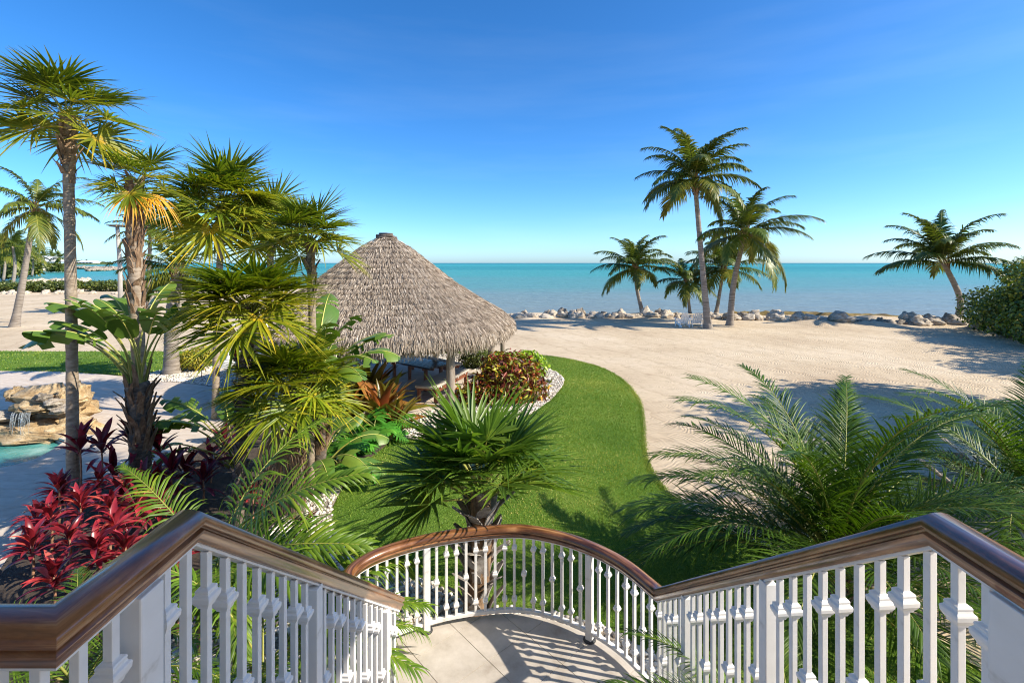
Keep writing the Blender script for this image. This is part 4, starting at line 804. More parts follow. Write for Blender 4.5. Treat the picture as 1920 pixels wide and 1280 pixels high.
# picnic table: dark boards
tc_ = Vector((-3.05, 15.45, .075)); ta = math.atan2(-1.35, 1.75)
tab = thing('picnic_table', 'dark blue boarded picnic table under the thatched hut', 'table', tc_, ta)
for k in range(7): mb = MB(); mb.box((0, (k - 3) * .135, .74), (2.1, .125, .04), bev=.005); put('board', mb.mesh('board', 'table_paint', False), tab)
for sx_ in (-.75, .75):
    for sy_ in (-.32, .32): mb = MB(); mb.box((sx_, sy_, .36), (.09, .09, .72), bev=.006); put('leg', mb.mesh('leg', 'red_wood', False), tab)
    mb = MB(); mb.box((sx_, 0, .68), (.07, .86, .08)); put('crossbar', mb.mesh('crossbar', 'red_wood', False), tab)
mb = MB(); mb.box((0, 0, .60), (1.5, .06, .08)); put('stretcher', mb.mesh('stretcher', 'red_wood', False), tab)
def bench(label, a, b_, w=.5):
    a, b_ = Vector(a), Vector(b_); d = b_ - a; L = d.length; root = thing('cushioned_bench', label, 'bench', (a + b_) / 2 + Vector((0, 0, .075)), math.atan2(d.y, d.x), group='benches inside the hut')
    for k in range(4): mb = MB(); mb.box((0, (k - 1.5) * w / 4, .38), (L, w / 4 - .012, .035), bev=.004); put('slat', mb.mesh('slat', 'red_wood', False), root)
    for sx_ in (-1, 1):
        for sy_ in (-1, 1): mb = MB(); mb.box((sx_ * (L / 2 - .1), sy_ * (w / 2 - .05), .18), (.085, .085, .36), bev=.006); put('leg', mb.mesh('leg', 'red_wood', False), root)
    for sy_ in (-1, 1): mb = MB(); mb.box((0, sy_ * (w / 2 - .05), .31), (L - .25, .04, .09)); put('apron', mb.mesh('apron', 'red_wood', False), root)
    mb = MB(); mb.box((0, 0, .445), (L + .06, w + .05, .085), bev=.03); c = put('cushion', mb.mesh('cushion', 'cushion'), root)
    for k in range(4): mb = MB(); mb.box(((k - 1.5) * L / 4, -w / 2 - .03, .42), (.03, .012, .07)); put('tie', mb.mesh('tie', 'chair_paint', False), c)
bench('long red wood bench with grey cushion beside the front hut post', (-2.42, 13.45, 0), (-1.72, 15.7, 0), .62)
bench('red wood bench with grey cushion behind the dark table', (-1.95, 16.4, 0), (-3.6, 17.9, 0))

# ------------------------------------------------------------------ near palms
fan_palm('tallest fan palm at far left with thin smooth trunk', G(137, 932), P(126, 222, 8.2), .088, .075, 20, 1.0, 3, boots=(.86, 1, 40), bl=.26, bw=.05, bo=.06, lo=-14, mid=P(134, 600, 8.22), flare=1.15)
fan_palm('fan palm with golden withered leaf beside the tallest palm', P(272, 930, 8.5).to_2d(), P(252, 345, 8.5), .10, .12, 14, .78, 8, boots=(.45, 1, 90), bm_='fibre_brown', bl=.24, bo=.04, gs=.85, gold=(-.15, -.95), lo=0, mid=P(255, 560, 8.5))
fan_palm('broad dense fan palm with thin trunk behind the garden lamp', P(404, 778, 12.2).to_2d(), P(418, 388, 12.2), .08, .075, 34, 1.46, 12, lo=-16, boots=(.9, 1, 14), mid=P(407, 600, 12.2), color=(1.0, 1.0, .9))
fan_palm('yellow green fan palm with dark rough trunk in mid bed', P(447, 900, 7.2).to_2d(), P(470, 582, 7.2), .068, .08, 32, .97, 17, bark='bark_dark', boots=(.1, 1, 80), bm_='bark_dark', bl=.12, bo=.04, lo=4, color=(1.2, 1.14, .8), mid=P(455, 740, 7.2))
fan_palm('low fan palm with a dead brown leaf hanging at its front', P(556, 905, 7.5).to_2d(), P(548, 728, 7.5), .10, .11, 31, .92, 23, bark='bark_dark', lo=-6, dead=(-1.45, -1.75), color=(1.22, 1.16, .8), boots=(.3, 1, 30))
fan_palm('slim fan palm with upright crown touching the thatched roof', P(582, 800, 8.2).to_2d(), P(582, 452, 8.2), .06, .06, 24, .80, 29, lo=5, boots=(.8, 1, 16))
fan_palm('fan palm filling the gap behind the mid bed palms', P(508, 766, 13.3).to_2d(), P(505, 430, 13.3), .085, .085, 24, 1.28, 31, lo=-6, boots=(.85, 1, 16))
fan_palm('young bushy fan palm growing just outside the curved railing', (-.42, 5.38), (-.36, 5.45, 1.42), .12, .11, 30, 1.04, 41, lib=FANB, skip=lambda a, e: (3.5 < a < 6.0 and e < 45) or e < -6, bark='fibre_brown', boots=(.05, .86, 46), bm_='boot_grey', bl=.24, bw=.07, bo=.13, lo=4)
feather_palm('feather_palm', 'large feathery palm behind the right hand railing', (3.8, 5.6), .5, 58, 1.22, 51, FEA, (84, 72, 58, 44, 28, 10), .11, color=(.80, .86, .7), lo=14, hi=84, group='feathery palms along the railing')
feather_palm('feather_palm', 'feathery palm at the right edge beside the large one', (6.9, 6.3), .7, 36, 1.15, 55, FEA, (84, 72, 58, 44, 28, 10), .10, color=(.80, .86, .7), lo=10, group='feathery palms along the railing')
feather_palm('feather_palm', 'small dark feathery palm poking through the right railing', (1.85, 3.1), .5, 6, .6, 58, FEA, (84, 72, 58, 44, 28, 10), .05, lo=10, hi=60, group='feathery palms along the railing', explicit=((165, 44, .7), (185, 58, .72), (150, 58, .65), (200, 40, .6)))
feather_palm('feather_palm', 'areca palm with broad bright fronds behind the left railing', (-3.15, 5.0), .85, 6, 1.0, 61, ARE, (80, 64, 48, 30, 12), .035, lo=8, hi=70, group='feathery palms along the railing', stems=4, skip=lambda a, e: 1.6 < a < 4.7, explicit=((14, 64, 1.25, 34), (-4, 30, 1.3, 34), (60, 64, 1.1), (-28, 30, 1.15, 20), (150, 64, .9, -20), (2, 48, 1.15, 45), (-50, 30, 1.0)))
feather_palm('feather_palm', 'areca palm with fronds draped over the left handrail end', (-2.05, 3.95), .62, 10, .8, 66, ARE, (80, 64, 48, 30, 12), .03, lo=8, hi=56, group='feathery palms along the railing', stems=3, explicit=((5, 48, .85), (20, 30, .8), (-15, 30, .85), (35, 48, .8)))
feather_palm('feather_palm', 'fine leaved palm under the left corner of the railing', (-3.2, 3.55), .82, 13, .62, 69, FEA, (84, 72, 58, 44, 28, 10), .05, lo=10, hi=56, group='feathery palms along the railing', explicit=((180, 28, .7), (165, 44, .7), (200, 28, .7)))
# bird of paradise clumps
paddle_plant('tall bird of paradise with shaggy trunk and fanned leaf stalks', P(258, 930, 8.1).to_2d(), 1.95, [(90, 86, .8), (20, 86, .78), (-45, 86, .74), (-100, 86, .76), (-20, 86, .70), (170, 86, .72), (190, 72, .85), (150, 72, .85), (210, 86, .75), (-75, 86, .66), (60, 86, .7), (175, 56, .95), (240, 72, .7), (185, 72, .72), (-120, 72, .66)], 5, .15, size=1.14)
paddle_plant('bird of paradise with upright paddle leaf beside the thatched roof', P(595, 830, 8.3).to_2d(), 1.75, [(100, 86, .95), (-60, 86, .8), (-10, 86, .75), (0, 72, .75), (-15, 56, .7), (10, 56, .75), (20, 72, .75), (-40, 56, .7), (180, 72, .6)], 8, .10)
paddle_plant('low bird of paradise with yellow green leaves by the lawn edge', (-3.6, 8.6), .2, [(0, 72, .62), (-25, 56, .68), (20, 56, .68), (-55, 56, .65), (50, 72, .62), (-5, 38, .7), (90, 86, .65), (30, 86, .65)], 13, .08, False)
paddle_plant('low bird of paradise with large shaded leaves beside the patio', (-5.1, 8.9), .3, [(180, 72, .85), (160, 56, .9), (200, 56, .85), (120, 86, .75), (215, 72, .8), (175, 38, .85), (-120, 56, .7)], 17, .08, False)
paddle_plant('bird of paradise with upright leaf left of the bromeliads', (-4.2, 10.4), .35, [(90, 86, .95), (0, 86, .8), (-60, 86, .75), (30, 86, .8), (180, 72, .8), (-90, 86, .7)], 23, .08, False)
# ti plants
spots = [(95, 1040, .50, 'at the left end of the red clump'), (60, 1085, .42, 'lowest on the left beside the patio'), (150, 1030, .60, 'at the foot of the tallest palm'), (205, 1040, .62, 'in the middle of the red clump'), (130, 1095, .55, 'in front of the tallest palm'), (255, 1030, .60, 'right of the clump middle'), (180, 1110, .50, 'near the handrail corner'), (300, 1010, .45, 'at the right end of the red clump'), (235, 1120, .55, 'just above the left handrail'), (330, 1090, .35, 'under the areca fronds'), (100, 1160, .45, 'seen below the left handrail'), (330, 1190, .35, 'seen between the first balusters'), (180, 1200, .35, 'deep behind the left corner post'), (110, 985, .55, 'furthest left behind the clump'), (185, 975, .6, 'behind the tallest trunk foot'), (240, 985, .58, 'before the shaggy trunk foot'), (70, 1020, .4, 'leaning over the patio edge'), (290, 960, .5, 'between shaggy trunk and areca'), (215, 1080, .6, 'tallest in front of the clump')]
for k, (u, v, h, w) in enumerate(spots): ti_plant('bright crimson ti plant ' + w, G(u, v + 12).to_2d(), h * 1.12, 28, .80, 100 + k)
for k, (u, v, h, s, w) in enumerate([(150, 945, .95, 1.05, 'beside the tallest trunk'), (250, 935, 1.0, 1.05, 'before the shaggy trunk'), (215, 960, .55, 1.0, 'low behind the red clump'), (300, 920, .75, 1.0, 'right of the shaggy trunk'), (345, 930, .40, 1.0, 'beside the shaded paddle leaves'), (380, 950, .40, .9, 'low under the dark palm trunk'), (275, 985, .5, .9, 'between red clump and areca'), (190, 925, .8, 1.0, 'between the two left trunks'), (320, 960, .6, 1.0, 'over the areca tips'), (230, 1000, .4, 1.0, 'at the back of the red clump'), (395, 910, .5, .9, 'left of the dark rough trunk'), (120, 985, .35, .9, 'left of the tallest trunk'), (420, 880, .45, .9, 'under the shaded paddle leaves')]):
    ti_plant('dark purple ti plant ' + w, G(u, v).to_2d(), h, 15, s, 140 + k, TIP, group='purple leaved ti plants')
for k, (x, y, h, w) in enumerate([(-3.3, 7.6, .4, 'behind the areca fronds'), (-2.9, 6.7, .3, 'beside the pebbles under the areca'), (-2.6, 5.7, .3, 'low between areca and lawn'), (-3.9, 7.2, .5, 'left of the areca crown')]): ti_plant('scarlet ti plant ' + w, (x, y), h, 14, .75, 160 + k)
ti_plant('small dark red ti plant beside the garden lamp', G(442, 725).to_2d(), .9, 16, 1.1, 170, TIP, group='purple leaved ti plants')
# bromeliads, philodendrons
for k, (u, v, n_, w, s) in enumerate([(715, 805, 30, 'nearest the picnic table', 1.15), (660, 795, 28, 'left of its neighbour by the hut', 1.15), (745, 815, 18, 'lowest by the hut floor', .8), (690, 775, 26, 'tallest against the hut shade', 1.25), (620, 780, 26, 'beside the upright paddle leaf', 1.2), (650, 762, 22, 'furthest back under the eave', 1.2), (735, 790, 20, 'at the foot of the long bench', .9)]):
    ti_plant('coppery bromeliad with long strap leaves ' + w, G(u, v).to_2d(), .05, n_, s * 1.15, 180 + k, BRO, name='bromeliad', group='bromeliads in front of the hut')
for k, (u, v, w) in enumerate([(700, 835, 'nearest the lawn'), (655, 855, 'under the bromeliads'), (720, 818, 'beside the hut pebbles'), (610, 868, 'right of the dead palm leaf'), (640, 900, 'at the bend of the lawn')]):
    ti_plant('bright green cut leaf philodendron ' + w, G(u, v).to_2d(), .04, 15, 1.0, 190 + k, PHI, name='philodendron', group='philodendrons along the lawn edge')
# shrubs
def croton_v(pos, v): return v
bush('croton_bush', 'rounded croton bush with red and green leaves by the hut', 'shrub', G(945, 755), [(0, 0, .68, .85, .7, .62), (-.55, -.3, .45, .6, .5, .45), (.5, .25, .72, .65, .55, .62), (.0, .5, .9, .65, .5, .55), (.35, -.25, .5, .55, .45, .5), (-1.0, -.35, .3, .45, .35, .32), (.85, .1, .4, .45, .4, .4)], 4200, .20, 'croton_leaf', 3, aspect=.30, vb=.48, vs=.28, surf=.35, tilt=.9)
bush('lime_shrub', 'lime green leafy shrub behind the croton bush', 'shrub', G(975, 715), [(0, 0, .55, .7, .5, .45), (.3, .1, .75, .5, .4, .3), (-.7, .2, .5, .5, .4, .4), (.55, -.1, .5, .4, .35, .4)], 1700, .16, 'lime_leaf', 4, aspect=.5)
bush('yellow_shrub', 'small yellow green shrub in pebbles beyond the patio', 'shrub', G(368, 697), [(0, 0, .5, .62, .5, .42), (.35, 0, .62, .4, .35, .35), (-.4, 0, .4, .4, .35, .32)], 1900, .12, 'yellow_shrub_leaf', 5, aspect=.35, vb=.6)
bush('low_shrub', 'dark low shrub under the far side of the hut roof', 'shrub', G(895, 692), [(0, 0, .5, .6, .5, .5), (-.3, 0, .4, .5, .4, .4)], 1500, .16, 'hedge_leaf', 6, aspect=.25)
# spike leaves in front of the croton
ti_plant('white striped spider plant at the right edge of the sand', G(1885, 895).to_2d(), .03, 18, .62, 211, [blade_leaf(k + 95, e, 'stripe_leaf_white', L=.9, w=.03, arch=55, pet=0, vb=.5) for k, e in enumerate((84, 72, 60, 48, 36, 26, 66, 40))], name='spider_plant', group=None)

# ------------------------------------------------------------------ beach palms and trees
BG = 'coconut palms along the beach'
def bp(u, v, D): return P(u, v, D)
coco_palm('tallest coconut palm on the beach beside the white chairs', G(1328, 615), bp(1316, 490, 29.5), bp(1302, 332, 29.4), .20, .125, 25, 1.2, 3, BG, lo=-22, nuts=5)
coco_palm('leaning coconut palm right of the tallest one', G(1368, 610), bp(1376, 530, 30.6), bp(1398, 432, 30.2), .20, .125, 24, 1.2, 5, BG, lo=-30, nuts=4)
coco_palm('short coconut palm left of the group on the shore', P(1205, 585, 37.2), bp(1194, 540, 37.2), bp(1190, 498, 37.2), .15, .12, 22, 1.05, 7, BG, lo=-16)
coco_palm('smallest coconut palm behind the white chairs', P(1294, 587, 37.5), bp(1290, 555, 37.5), bp(1285, 523, 37.5), .12, .10, 19, .88, 9, BG, lo=-16)
coco_palm('coconut palm behind between the two tall ones', P(1343, 584, 38), bp(1350, 545, 38), bp(1358, 500, 38), .14, .11, 23, 1.12, 11, BG, lo=-18)
coco_palm('solitary curved coconut palm beside the green sea grape', G(1792, 607), bp(1800, 560, 31.4), bp(1767, 488, 31.2), .21, .14, 23, 1.22, 13, BG, lo=-2)
coco_palm('leaning coconut palm on the far left sand', G(26, 613), bp(44, 520, 29.6), bp(66, 385, 29.4), .21, .115, 18, .95, 15, BG, lo=-40)
coco_palm('coconut palm with stout grey trunk at the pebble bed', G(322, 702), bp(322, 600, 17.0), bp(334, 505, 17.0), .24, .17, 15, .62, 17, BG, lo=-20)
coco_palm('far coconut palm behind the golden leaf', G(278, 585), bp(280, 500, 38), bp(282, 430, 38), .16, .12, 15, .9, 21, BG, lo=-30)
bush('sea_grape', 'large dark sea grape thicket at the right edge of the beach', 'tree', G(1962, 652), [(0, 0, 1.2, 1.7, 1.6, 1.3), (.9, 2.6, 1.3, 1.5, 1.5, 1.2), (1.8, -.6, 2.3, 2.0, 1.8, 1.8), (2.4, 2.2, 2.5, 2.0, 1.8, 1.6), (2.4, 5.0, 1.4, 1.6, 1.5, 1.3), (.7, 1.0, 2.5, 1.3, 1.2, 1.1), (4.5, 0, 2.8, 2.6, 2.4, 2.0), (1.7, .3, 3.6, 1.3, 1.2, 1.0), (1.4, -2.2, .9, 1.5, 1.2, 1.0), (.2, 1.8, 2.0, .9, .9, .8), (3.0, 3.4, 3.4, 1.4, 1.3, 1.0)], 26000, .16, 'sea_grape_leaf', 7, aspect=.85, vb=.5, vs=.22, surf=.45, vfun=lambda p, v: v + .14 * np.sin(p[:, 0] * 2.1 + p[:, 1]) * np.sin(p[:, 2] * 2.3 + 1))
def shade_tree(label, x, y, h, r_, seed, n_=5200):
    rd = random.Random(seed); bl = [(rd.gauss(0, r_ * .55), rd.gauss(0, r_ * .55), h + rd.uniform(-1.2, 1.2), r_ * .55, r_ * .55, r_ * .36) for _ in range(9)]
    bush('shade_tree', label, 'tree', (x, y, 0), bl, n_, .34, 'sea_grape_leaf', seed, aspect=.7, stems=9, stem_mat='bark_grey', group='shade trees right of the beach', surf=.35)
shade_tree('broad shade tree casting the large shadow on the right sand', 18.9, 10.1, 5.6, 4.3, 61, 9500); shade_tree('smaller shade tree right of the beach nearest the house', 17.4, 6.6, 5.4, 3.1, 62); shade_tree('shade tree standing right of the sea grape thicket', 28.5, 15.2, 5.2, 3.6, 63)

# ------------------------------------------------------------------ shore boulders, chairs, seaweed
RK = [rock_mesh('boulder', 11 + k, 'limestone' if k % 2 else 'limestone_grey', 3, .26) for k in range(8)]; RKL = [rock_mesh('boulder', 31 + k, 'limestone', 3, .26) for k in range(4)]
places = ['near the hut', 'left of the short palm', 'below the short palm', 'behind the white chairs', 'between the palm trunks', 'right of the leaning palm', 'in mid beach', 'in the shaded bend', 'left of the curved palm', 'beside the curved palm', 'at the sea grape']
ORD = ('first', 'second', 'third', 'fourth', 'fifth', 'sixth', 'seventh', 'eighth', 'ninth', 'tenth', 'eleventh', 'twelfth', 'thirteenth', 'fourteenth', 'fifteenth', 'sixteenth', 'seventeenth', 'eighteenth', 'nineteenth', 'twentieth'); CNT = {}
def ordinal(key): CNT[key] = CNT.get(key, -1) + 1; return ORD[CNT[key]]
rd = random.Random(5); xk = -.6; kk = 0
def shore_y(x): return 34.9 - 4.4 * float(sstep(10, 30, np.array(x))) - .0
while xk < 32.5:
    s = rd.choice((.18, .26, .32, .38, .46)) * rd.uniform(.85, 1.15) * (1.15 if xk > 20 else 1); y = shore_y(xk) + rd.gauss(0, .2); lab = places[min(10, int((xk + .6) / 33.1 * 11))]
    o = put('boulder', rd.choice((RK + RKL * 2) if xk > 5 else RKL), None, (xk, y, s * .32), (rd.gauss(0, .3), rd.gauss(0, .3), rd.uniform(0, 6)), (s * rd.uniform(.9, 1.35), s * rd.uniform(.9, 1.2), s * rd.uniform(.5, .95)))
    prop(o, ordinal(lab) + ' front row sea wall boulder from the left ' + lab, 'rock', 'boulders of the sea wall'); kk += 1
    if rd.random() < .6:
        o = put('boulder', rd.choice(RK), None, (xk + rd.gauss(0, .2), y + s * 1.5, s * .45), (rd.gauss(0, .3), rd.gauss(0, .3), rd.uniform(0, 6)), s * rd.uniform(.8, 1.15)); prop(o, ordinal(lab + ' back') + ' back row sea wall boulder from the left ' + lab, 'rock', 'boulders of the sea wall')
    xk += s * rd.uniform(1.15, 1.7)
for k, (u, v, s) in enumerate([(1845, 618, .62), (1868, 624, .5), (1890, 632, .45), (1825, 612, .5)]):
    o = put('boulder', RK[k], None, G(u, v) + Vector((0, 0, s * .2)), (0, .2, k), s); prop(o, ('second', 'third', 'fourth', 'first')[k] + ' boulder from the left half under the sea grape', 'rock', 'boulders under the sea grape')
xs_ = np.linspace(16.5, 29.5, 60); V = []; F = []
for i, x in enumerate(xs_):
    yb = shore_y(x) + 3.0; w = 3.4 * math.sin(math.pi * i / 59) + .15
    for j in range(7): t = j / 6; V.append((x, yb + w * t, -.6 + (.85 + .25 * noise.noise(Vector((x * 1.5, t * 4, 0)))) * math.sin(math.pi * min(1, t * .9 + .1)) ** .6))
F = [(i * 7 + j, i * 7 + 7 + j, i * 7 + 8 + j, i * 7 + j + 1) for i in range(59) for j in range(6)]
o = put('seaweed_bank', mk_mesh('seaweed_bank', V, [f[::-1] for f in F], 'seaweed')); prop(o, 'brown bank of washed up seaweed beyond the boulders', kind='stuff')
def adirondack(label, loc, rz):
    t = thing('beach_chair', label, 'chair', loc, rz, 'white slatted chairs by the beach palms'); M1 = 'chair_paint'
    for k in range(5):
        x = (k - 2) * .105; L = .78 - .035 * (k - 2) ** 2; mb = MB(); mb.box((x * (1 + .04), 0, L / 2), (.092, .02, L), bev=.008); o = put('back_slat', mb.mesh('back_slat', M1, False), t, (0, -.22, .22), (R(-(-22)), 0, 0)); o.rotation_euler = (R(22), 0, 0)
    for k in range(5): mb = MB(); mb.box((0, -.18 + k * .105, .24 + k * .028), (.52, .095, .022), rx=R(15), bev=.005); put('seat_slat', mb.mesh('seat_slat', M1, False), t)
    for sx_ in (-1, 1):
        mb = MB(); mb.box((sx_ * .335, .02, .50), (.14, .74, .024), bev=.008); put('arm', mb.mesh('arm', M1, False), t)
        mb = MB(); mb.box((sx_ * .30, .30, .245), (.028, .10, .49)); put('leg', mb.mesh('leg', M1, False), t)
        mb = MB(); mb.box((sx_ * .27, -.06, .17), (.028, .86, .12), rx=R(16)); put('side_rail', mb.mesh('side_rail', M1, False), t)
        mb = MB(); mb.box((sx_ * .30, -.32, .25), (.028, .08, .50)); put('leg', mb.mesh('leg', M1, False), t)
    return t
adirondack('left white slatted beach chair under the tallest palm', G(1279, 612), R(8)); adirondack('right white slatted beach chair next to the tallest trunk', G(1306, 612), R(-14))
# wooden loungers on the sand at the right edge
def lounger(label, loc, rz):
    t = thing('sun_lounger', label, 'lounger', loc, rz, 'wooden loungers at the right edge')
    for k in range(9): mb = MB(); mb.box((-.95 + k * .14, 0, .34), (.125, .62, .025), bev=.004); put('seat_slat', mb.mesh('slat', 'lounger_wood', False), t)
    for k in range(5): mb = MB(); mb.box((.34 + k * .115, 0, .39 + k * .085), (.12, .60, .025), ry=R(-37), bev=.004); put('back_slat', mb.mesh('slat', 'lounger_wood', False), t)
    for sy_ in (-1, 1):
        mb = MB(); mb.box((-.15, sy_ * .33, .31), (1.9, .04, .10)); put('side_rail', mb.mesh('side_rail', 'lounger_wood', False), t)
        for x in (-.95, .55): mb = MB(); mb.box((x, sy_ * .33, .15), (.07, .05, .30)); put('leg', mb.mesh('leg', 'lounger_wood', False), t)
lounger('tan wooden lounger nearer the right feathery palm', (7.5, 7.6, 0), R(155)); lounger('tan wooden lounger further back at the right edge', (8.8, 8.7, 0), R(150))

# ------------------------------------------------------------------ rock waterfall by the pool
wf = thing('rock_waterfall', 'golden limestone rock waterfall spilling into the pool', 'waterfall', (-11.3, 11.4, 0)); wl_ = wf.location.copy(); wf.scale = (.94, 1, .84)
for k, (u, v, D, sx_, sy_, sz_, rz, rx, m_) in enumerate([(75, 812, 11.35, 1.55, .5, .30, -8, 0, 'limestone_gold'), (-40, 822, 11.2, .9, .5, .34, 10, 0, 'limestone_gold'), (142, 808, 11.4, .55, .42, .34, 20, 0, 'limestone_gold'), (95, 772, 12.1, 1.15, .45, .5, 0, 0, 'limestone_gold'), (92, 738, 11.9, .86, .66, .30, 0, 0, 'limestone_gold'), (30, 729, 11.8, .2, .25, .22, 10, 0, 'limestone_gold'), (8, 772, 11.5, .78, .42, .13, 18, 0, 'limestone'), (83, 733, 11.35, .19, .15, .12, 0, 0, 'limestone_grey'), (106, 745, 11.3, .21, .16, .10, 0, 0, 'limestone'), (118, 758, 11.3, .28, .2, .12, 0, 0, 'limestone'), (140, 738, 11.8, .28, .4, .42, 0, 0, 'limestone_gold'), (75, 755, 11.35, .55, .35, .10, -6, 0, 'limestone_gold'), (40, 800, 12.0, 1.2, .5, .45, 0, 0, 'limestone_gold')]):
    put('rock', rock_mesh('rock', 51 + k, m_, 4, .30), wf, P(u, v, D) - wl_, (R(rx), 0, R(rz)), (sx_, sy_, sz_))
rd = random.Random(8); mb = MB()
for k in range(26):
    u = rd.uniform(22, 64); p0 = P(u, 764 + rd.uniform(-2, 3), 10.95); z1 = max(-.09, p0.z - rd.uniform(.25, .75)); mb.tube([p0, p0 + Vector((0, -.03, -.08)), Vector((p0.x + rd.gauss(0, .01), p0.y - .06, z1))], [.007, .006, .003], 5)
mb.build('water_strand', 'falling_water', wf); wf.children[-1]['kind'] = 'stuff'

# ------------------------------------------------------------------ garden lamp, path lights, pole
lp = thing('garden_lamp', 'white gooseneck garden lamp with two bell shades', 'lamp', (P(468, 700, 12.4).x, 12.4, 0)); x0 = lp.location.x
mb = MB(); mb.tube([(x0, 12.4, 0), (x0, 12.4, 2.15)], .028, 10); mb.build('pole', 'lamp_enamel', lp)
for u, vt in ((428, 668), (502, 642)):
    e = P(u, vt, 12.3); s0 = Vector((x0, 12.4, 2.1)); top = Vector(((x0 + e.x) / 2, 12.35, max(e.z, 2.1) + .62)); c = curve([s0, s0.lerp(top, .6) + Vector((0, 0, .18)), top, Vector((e.x, 12.3, e.z + .38)), e], 18)
    mb = MB(); mb.tube(c, .02, 8); arm = mb.build('arm', 'lamp_enamel', lp)
    mb = MB(); mb.tube([e + Vector((0, 0, z)) for z in (.02, -.02, -.07, -.10, -.16, -.22, -.25)], [.03, .045, .06, .11, .18, .225, .23], 20, cap=False); mb.build('shade', 'lamp_enamel', arm)
for u, v, w in ((1029, 745, 'in the pebbles right of the croton bush'), (378, 711, 'in the pebbles beyond the patio')):
    p = G(u, v); t = thing('path_light', 'small black path light ' + w, 'lamp', p, group='black path lights')
    mb = MB(); mb.tube([p, p + Vector((0, 0, .48))], .012, 8); mb.build('stake', 'black_metal', t); mb = MB(); mb.tube([p + Vector((0, 0, z)) for z in (.46, .47, .50, .53)], [.03, .10, .07, .02], 14); mb.build('hood', 'black_metal', t)
pb = G(226, 590); pl = thing('bird_pole', 'weathered wooden pole with a small platform on the left shore', 'pole', pb); ptop = P(220, 424, pb.y)
mb = MB(); mb.tube([pb, P(225, 500, pb.y), ptop], [.17, .15, .13], 12); mb.build('shaft', 'pole_wood', pl)
for k in range(3): mb = MB(); mb.box(ptop + Vector((0, (k - 1) * .3, .05)), (1.05, .22, .08)); mb.build('plank', 'weathered_wood', pl, False)
for k in range(2): mb = MB(); mb.box(ptop + Vector(((k - .5) * .5, 0, -.03)), (.1, .9, .08)); mb.build('brace', 'weathered_wood', pl, False)

# ------------------------------------------------------------------ left shore: hedge, rocks, far houses, breakwaters, headland
for k, (u0, u1, D, h, w) in enumerate([(-20, 60, 66, 1.3, 'left of the leaning palm'), (60, 140, 66, 1.5, 'right of the leaning palm'), (140, 245, 68, 1.45, 'before the wooden pole'), (245, 430, 68, 1.5, 'behind the bird of paradise')]):
    a, b_ = P(u0, 540, D).x, P(u1, 540, D).x; L = b_ - a; bl = [(-L / 2 + L * q / 5, random.uniform(-.8, .8), h * .55, L / 7, 1.6, h * random.uniform(.45, .62)) for q in range(6)]
    bush('shore_hedge', 'low green shore hedge ' + w, 'hedge', ((a + b_) / 2, D, 0), bl, 2600, .34, 'hedge_leaf', 20 + k, aspect=.6, group='low hedges on the left shore', surf=.6)
rd = random.Random(9)
for u in sorted([rd.uniform(-15, 250) for _ in range(19)]):
    D = 62 + rd.gauss(0, .5); s = rd.uniform(.25, .5); p = P(u, 540, D); o = put('boulder', rd.choice(RKL), None, (p.x, D, s * .2), (rd.random(), rd.random(), rd.random() * 6), (s * 1.4, s, s * .8)); prop(o, ordinal('hedge') + ' boulder from the left below the left shore hedge', 'rock', 'boulders below the shore hedge')
def rubble(name, label, a, b_, w, h, n_, seed, mat='limestone'):
    rd = random.Random(seed); a, b_ = Vector(a), Vector(b_); mb = MB(); bmq = rock_mesh('tmp', seed, mat, 2, .3); VV = np.array([v.co[:] for v in bmq.vertices]); FF_ = np.array([p.vertices[:] for p in bmq.polygons]); d = (b_ - a); nrm = Vector((-d.y, d.x, 0)).normalized(); Vs = []; Fs = []
    for k in range(n_):
        c = a + d * rd.random() + nrm * rd.gauss(0, w * .4); s = h * rd.uniform(.3, .75); an = rd.uniform(0, 6); q = VV * np.array([s * rd.uniform(1, 1.6), s, s * rd.uniform(.6, .9)]); R2 = np.array([[math.cos(an), -math.sin(an), 0], [math.sin(an), math.cos(an), 0], [0, 0, 1]]); Vs.append(q @ R2.T + np.array([c.x, c.y, -.5 + s * .4 + rd.uniform(0, h * .4)])); Fs.append(FF_ + k * len(VV))
    o = put(name, mk_mesh(name, np.concatenate(Vs), np.concatenate(Fs), mat)); prop(o, label, 'breakwater', kind='stuff'); return o
sl = lambda u, v: P(u, v, (EYE + .5) * FPX / (v - HV))
rubble('near_breakwater', 'pale rubble breakwater just beyond the shore hedge', sl(80, 531) + Vector((0, -4, 0)), sl(166, 529), 2.0, .95, 200, 91)
rubble('far_breakwater', 'long low rubble breakwater across the bay', sl(110, 504.2), sl(225, 504.6), 4, 2.0, 300, 92, 'limestone_grey')
rubble('short_breakwater', 'short dark rubble breakwater in the bay', sl(170, 508.6), sl(220, 506.6), 3, 1.8, 150, 93, 'limestone_grey')
rubble('far_shore_rocks', 'rocky edge of the far shore below the white houses', sl(-40, 511), sl(122, 508.5), 6, 2.2, 420, 94)
def land_strip(name, label, pts, h, mat):
    n_ = len(pts); mb = MB(); V = [(p.x, p.y, h if i not in (0,) else h) for i, p in enumerate(pts)] + [(p.x, p.y, -1) for p in pts]; mb.add(V, [list(range(n_))] + [[i, n_ + i, n_ + (i + 1) % n_, (i + 1) % n_] for i in range(n_)]); o = mb.build(name, mat, None, False); prop(o, label, kind='structure'); return o
land_strip('far_shore', 'low green far shore carrying the white houses', [sl(-300, 510), sl(120, 507.6), sl(122, 502), sl(-300, 500)], .6, 'far_green')
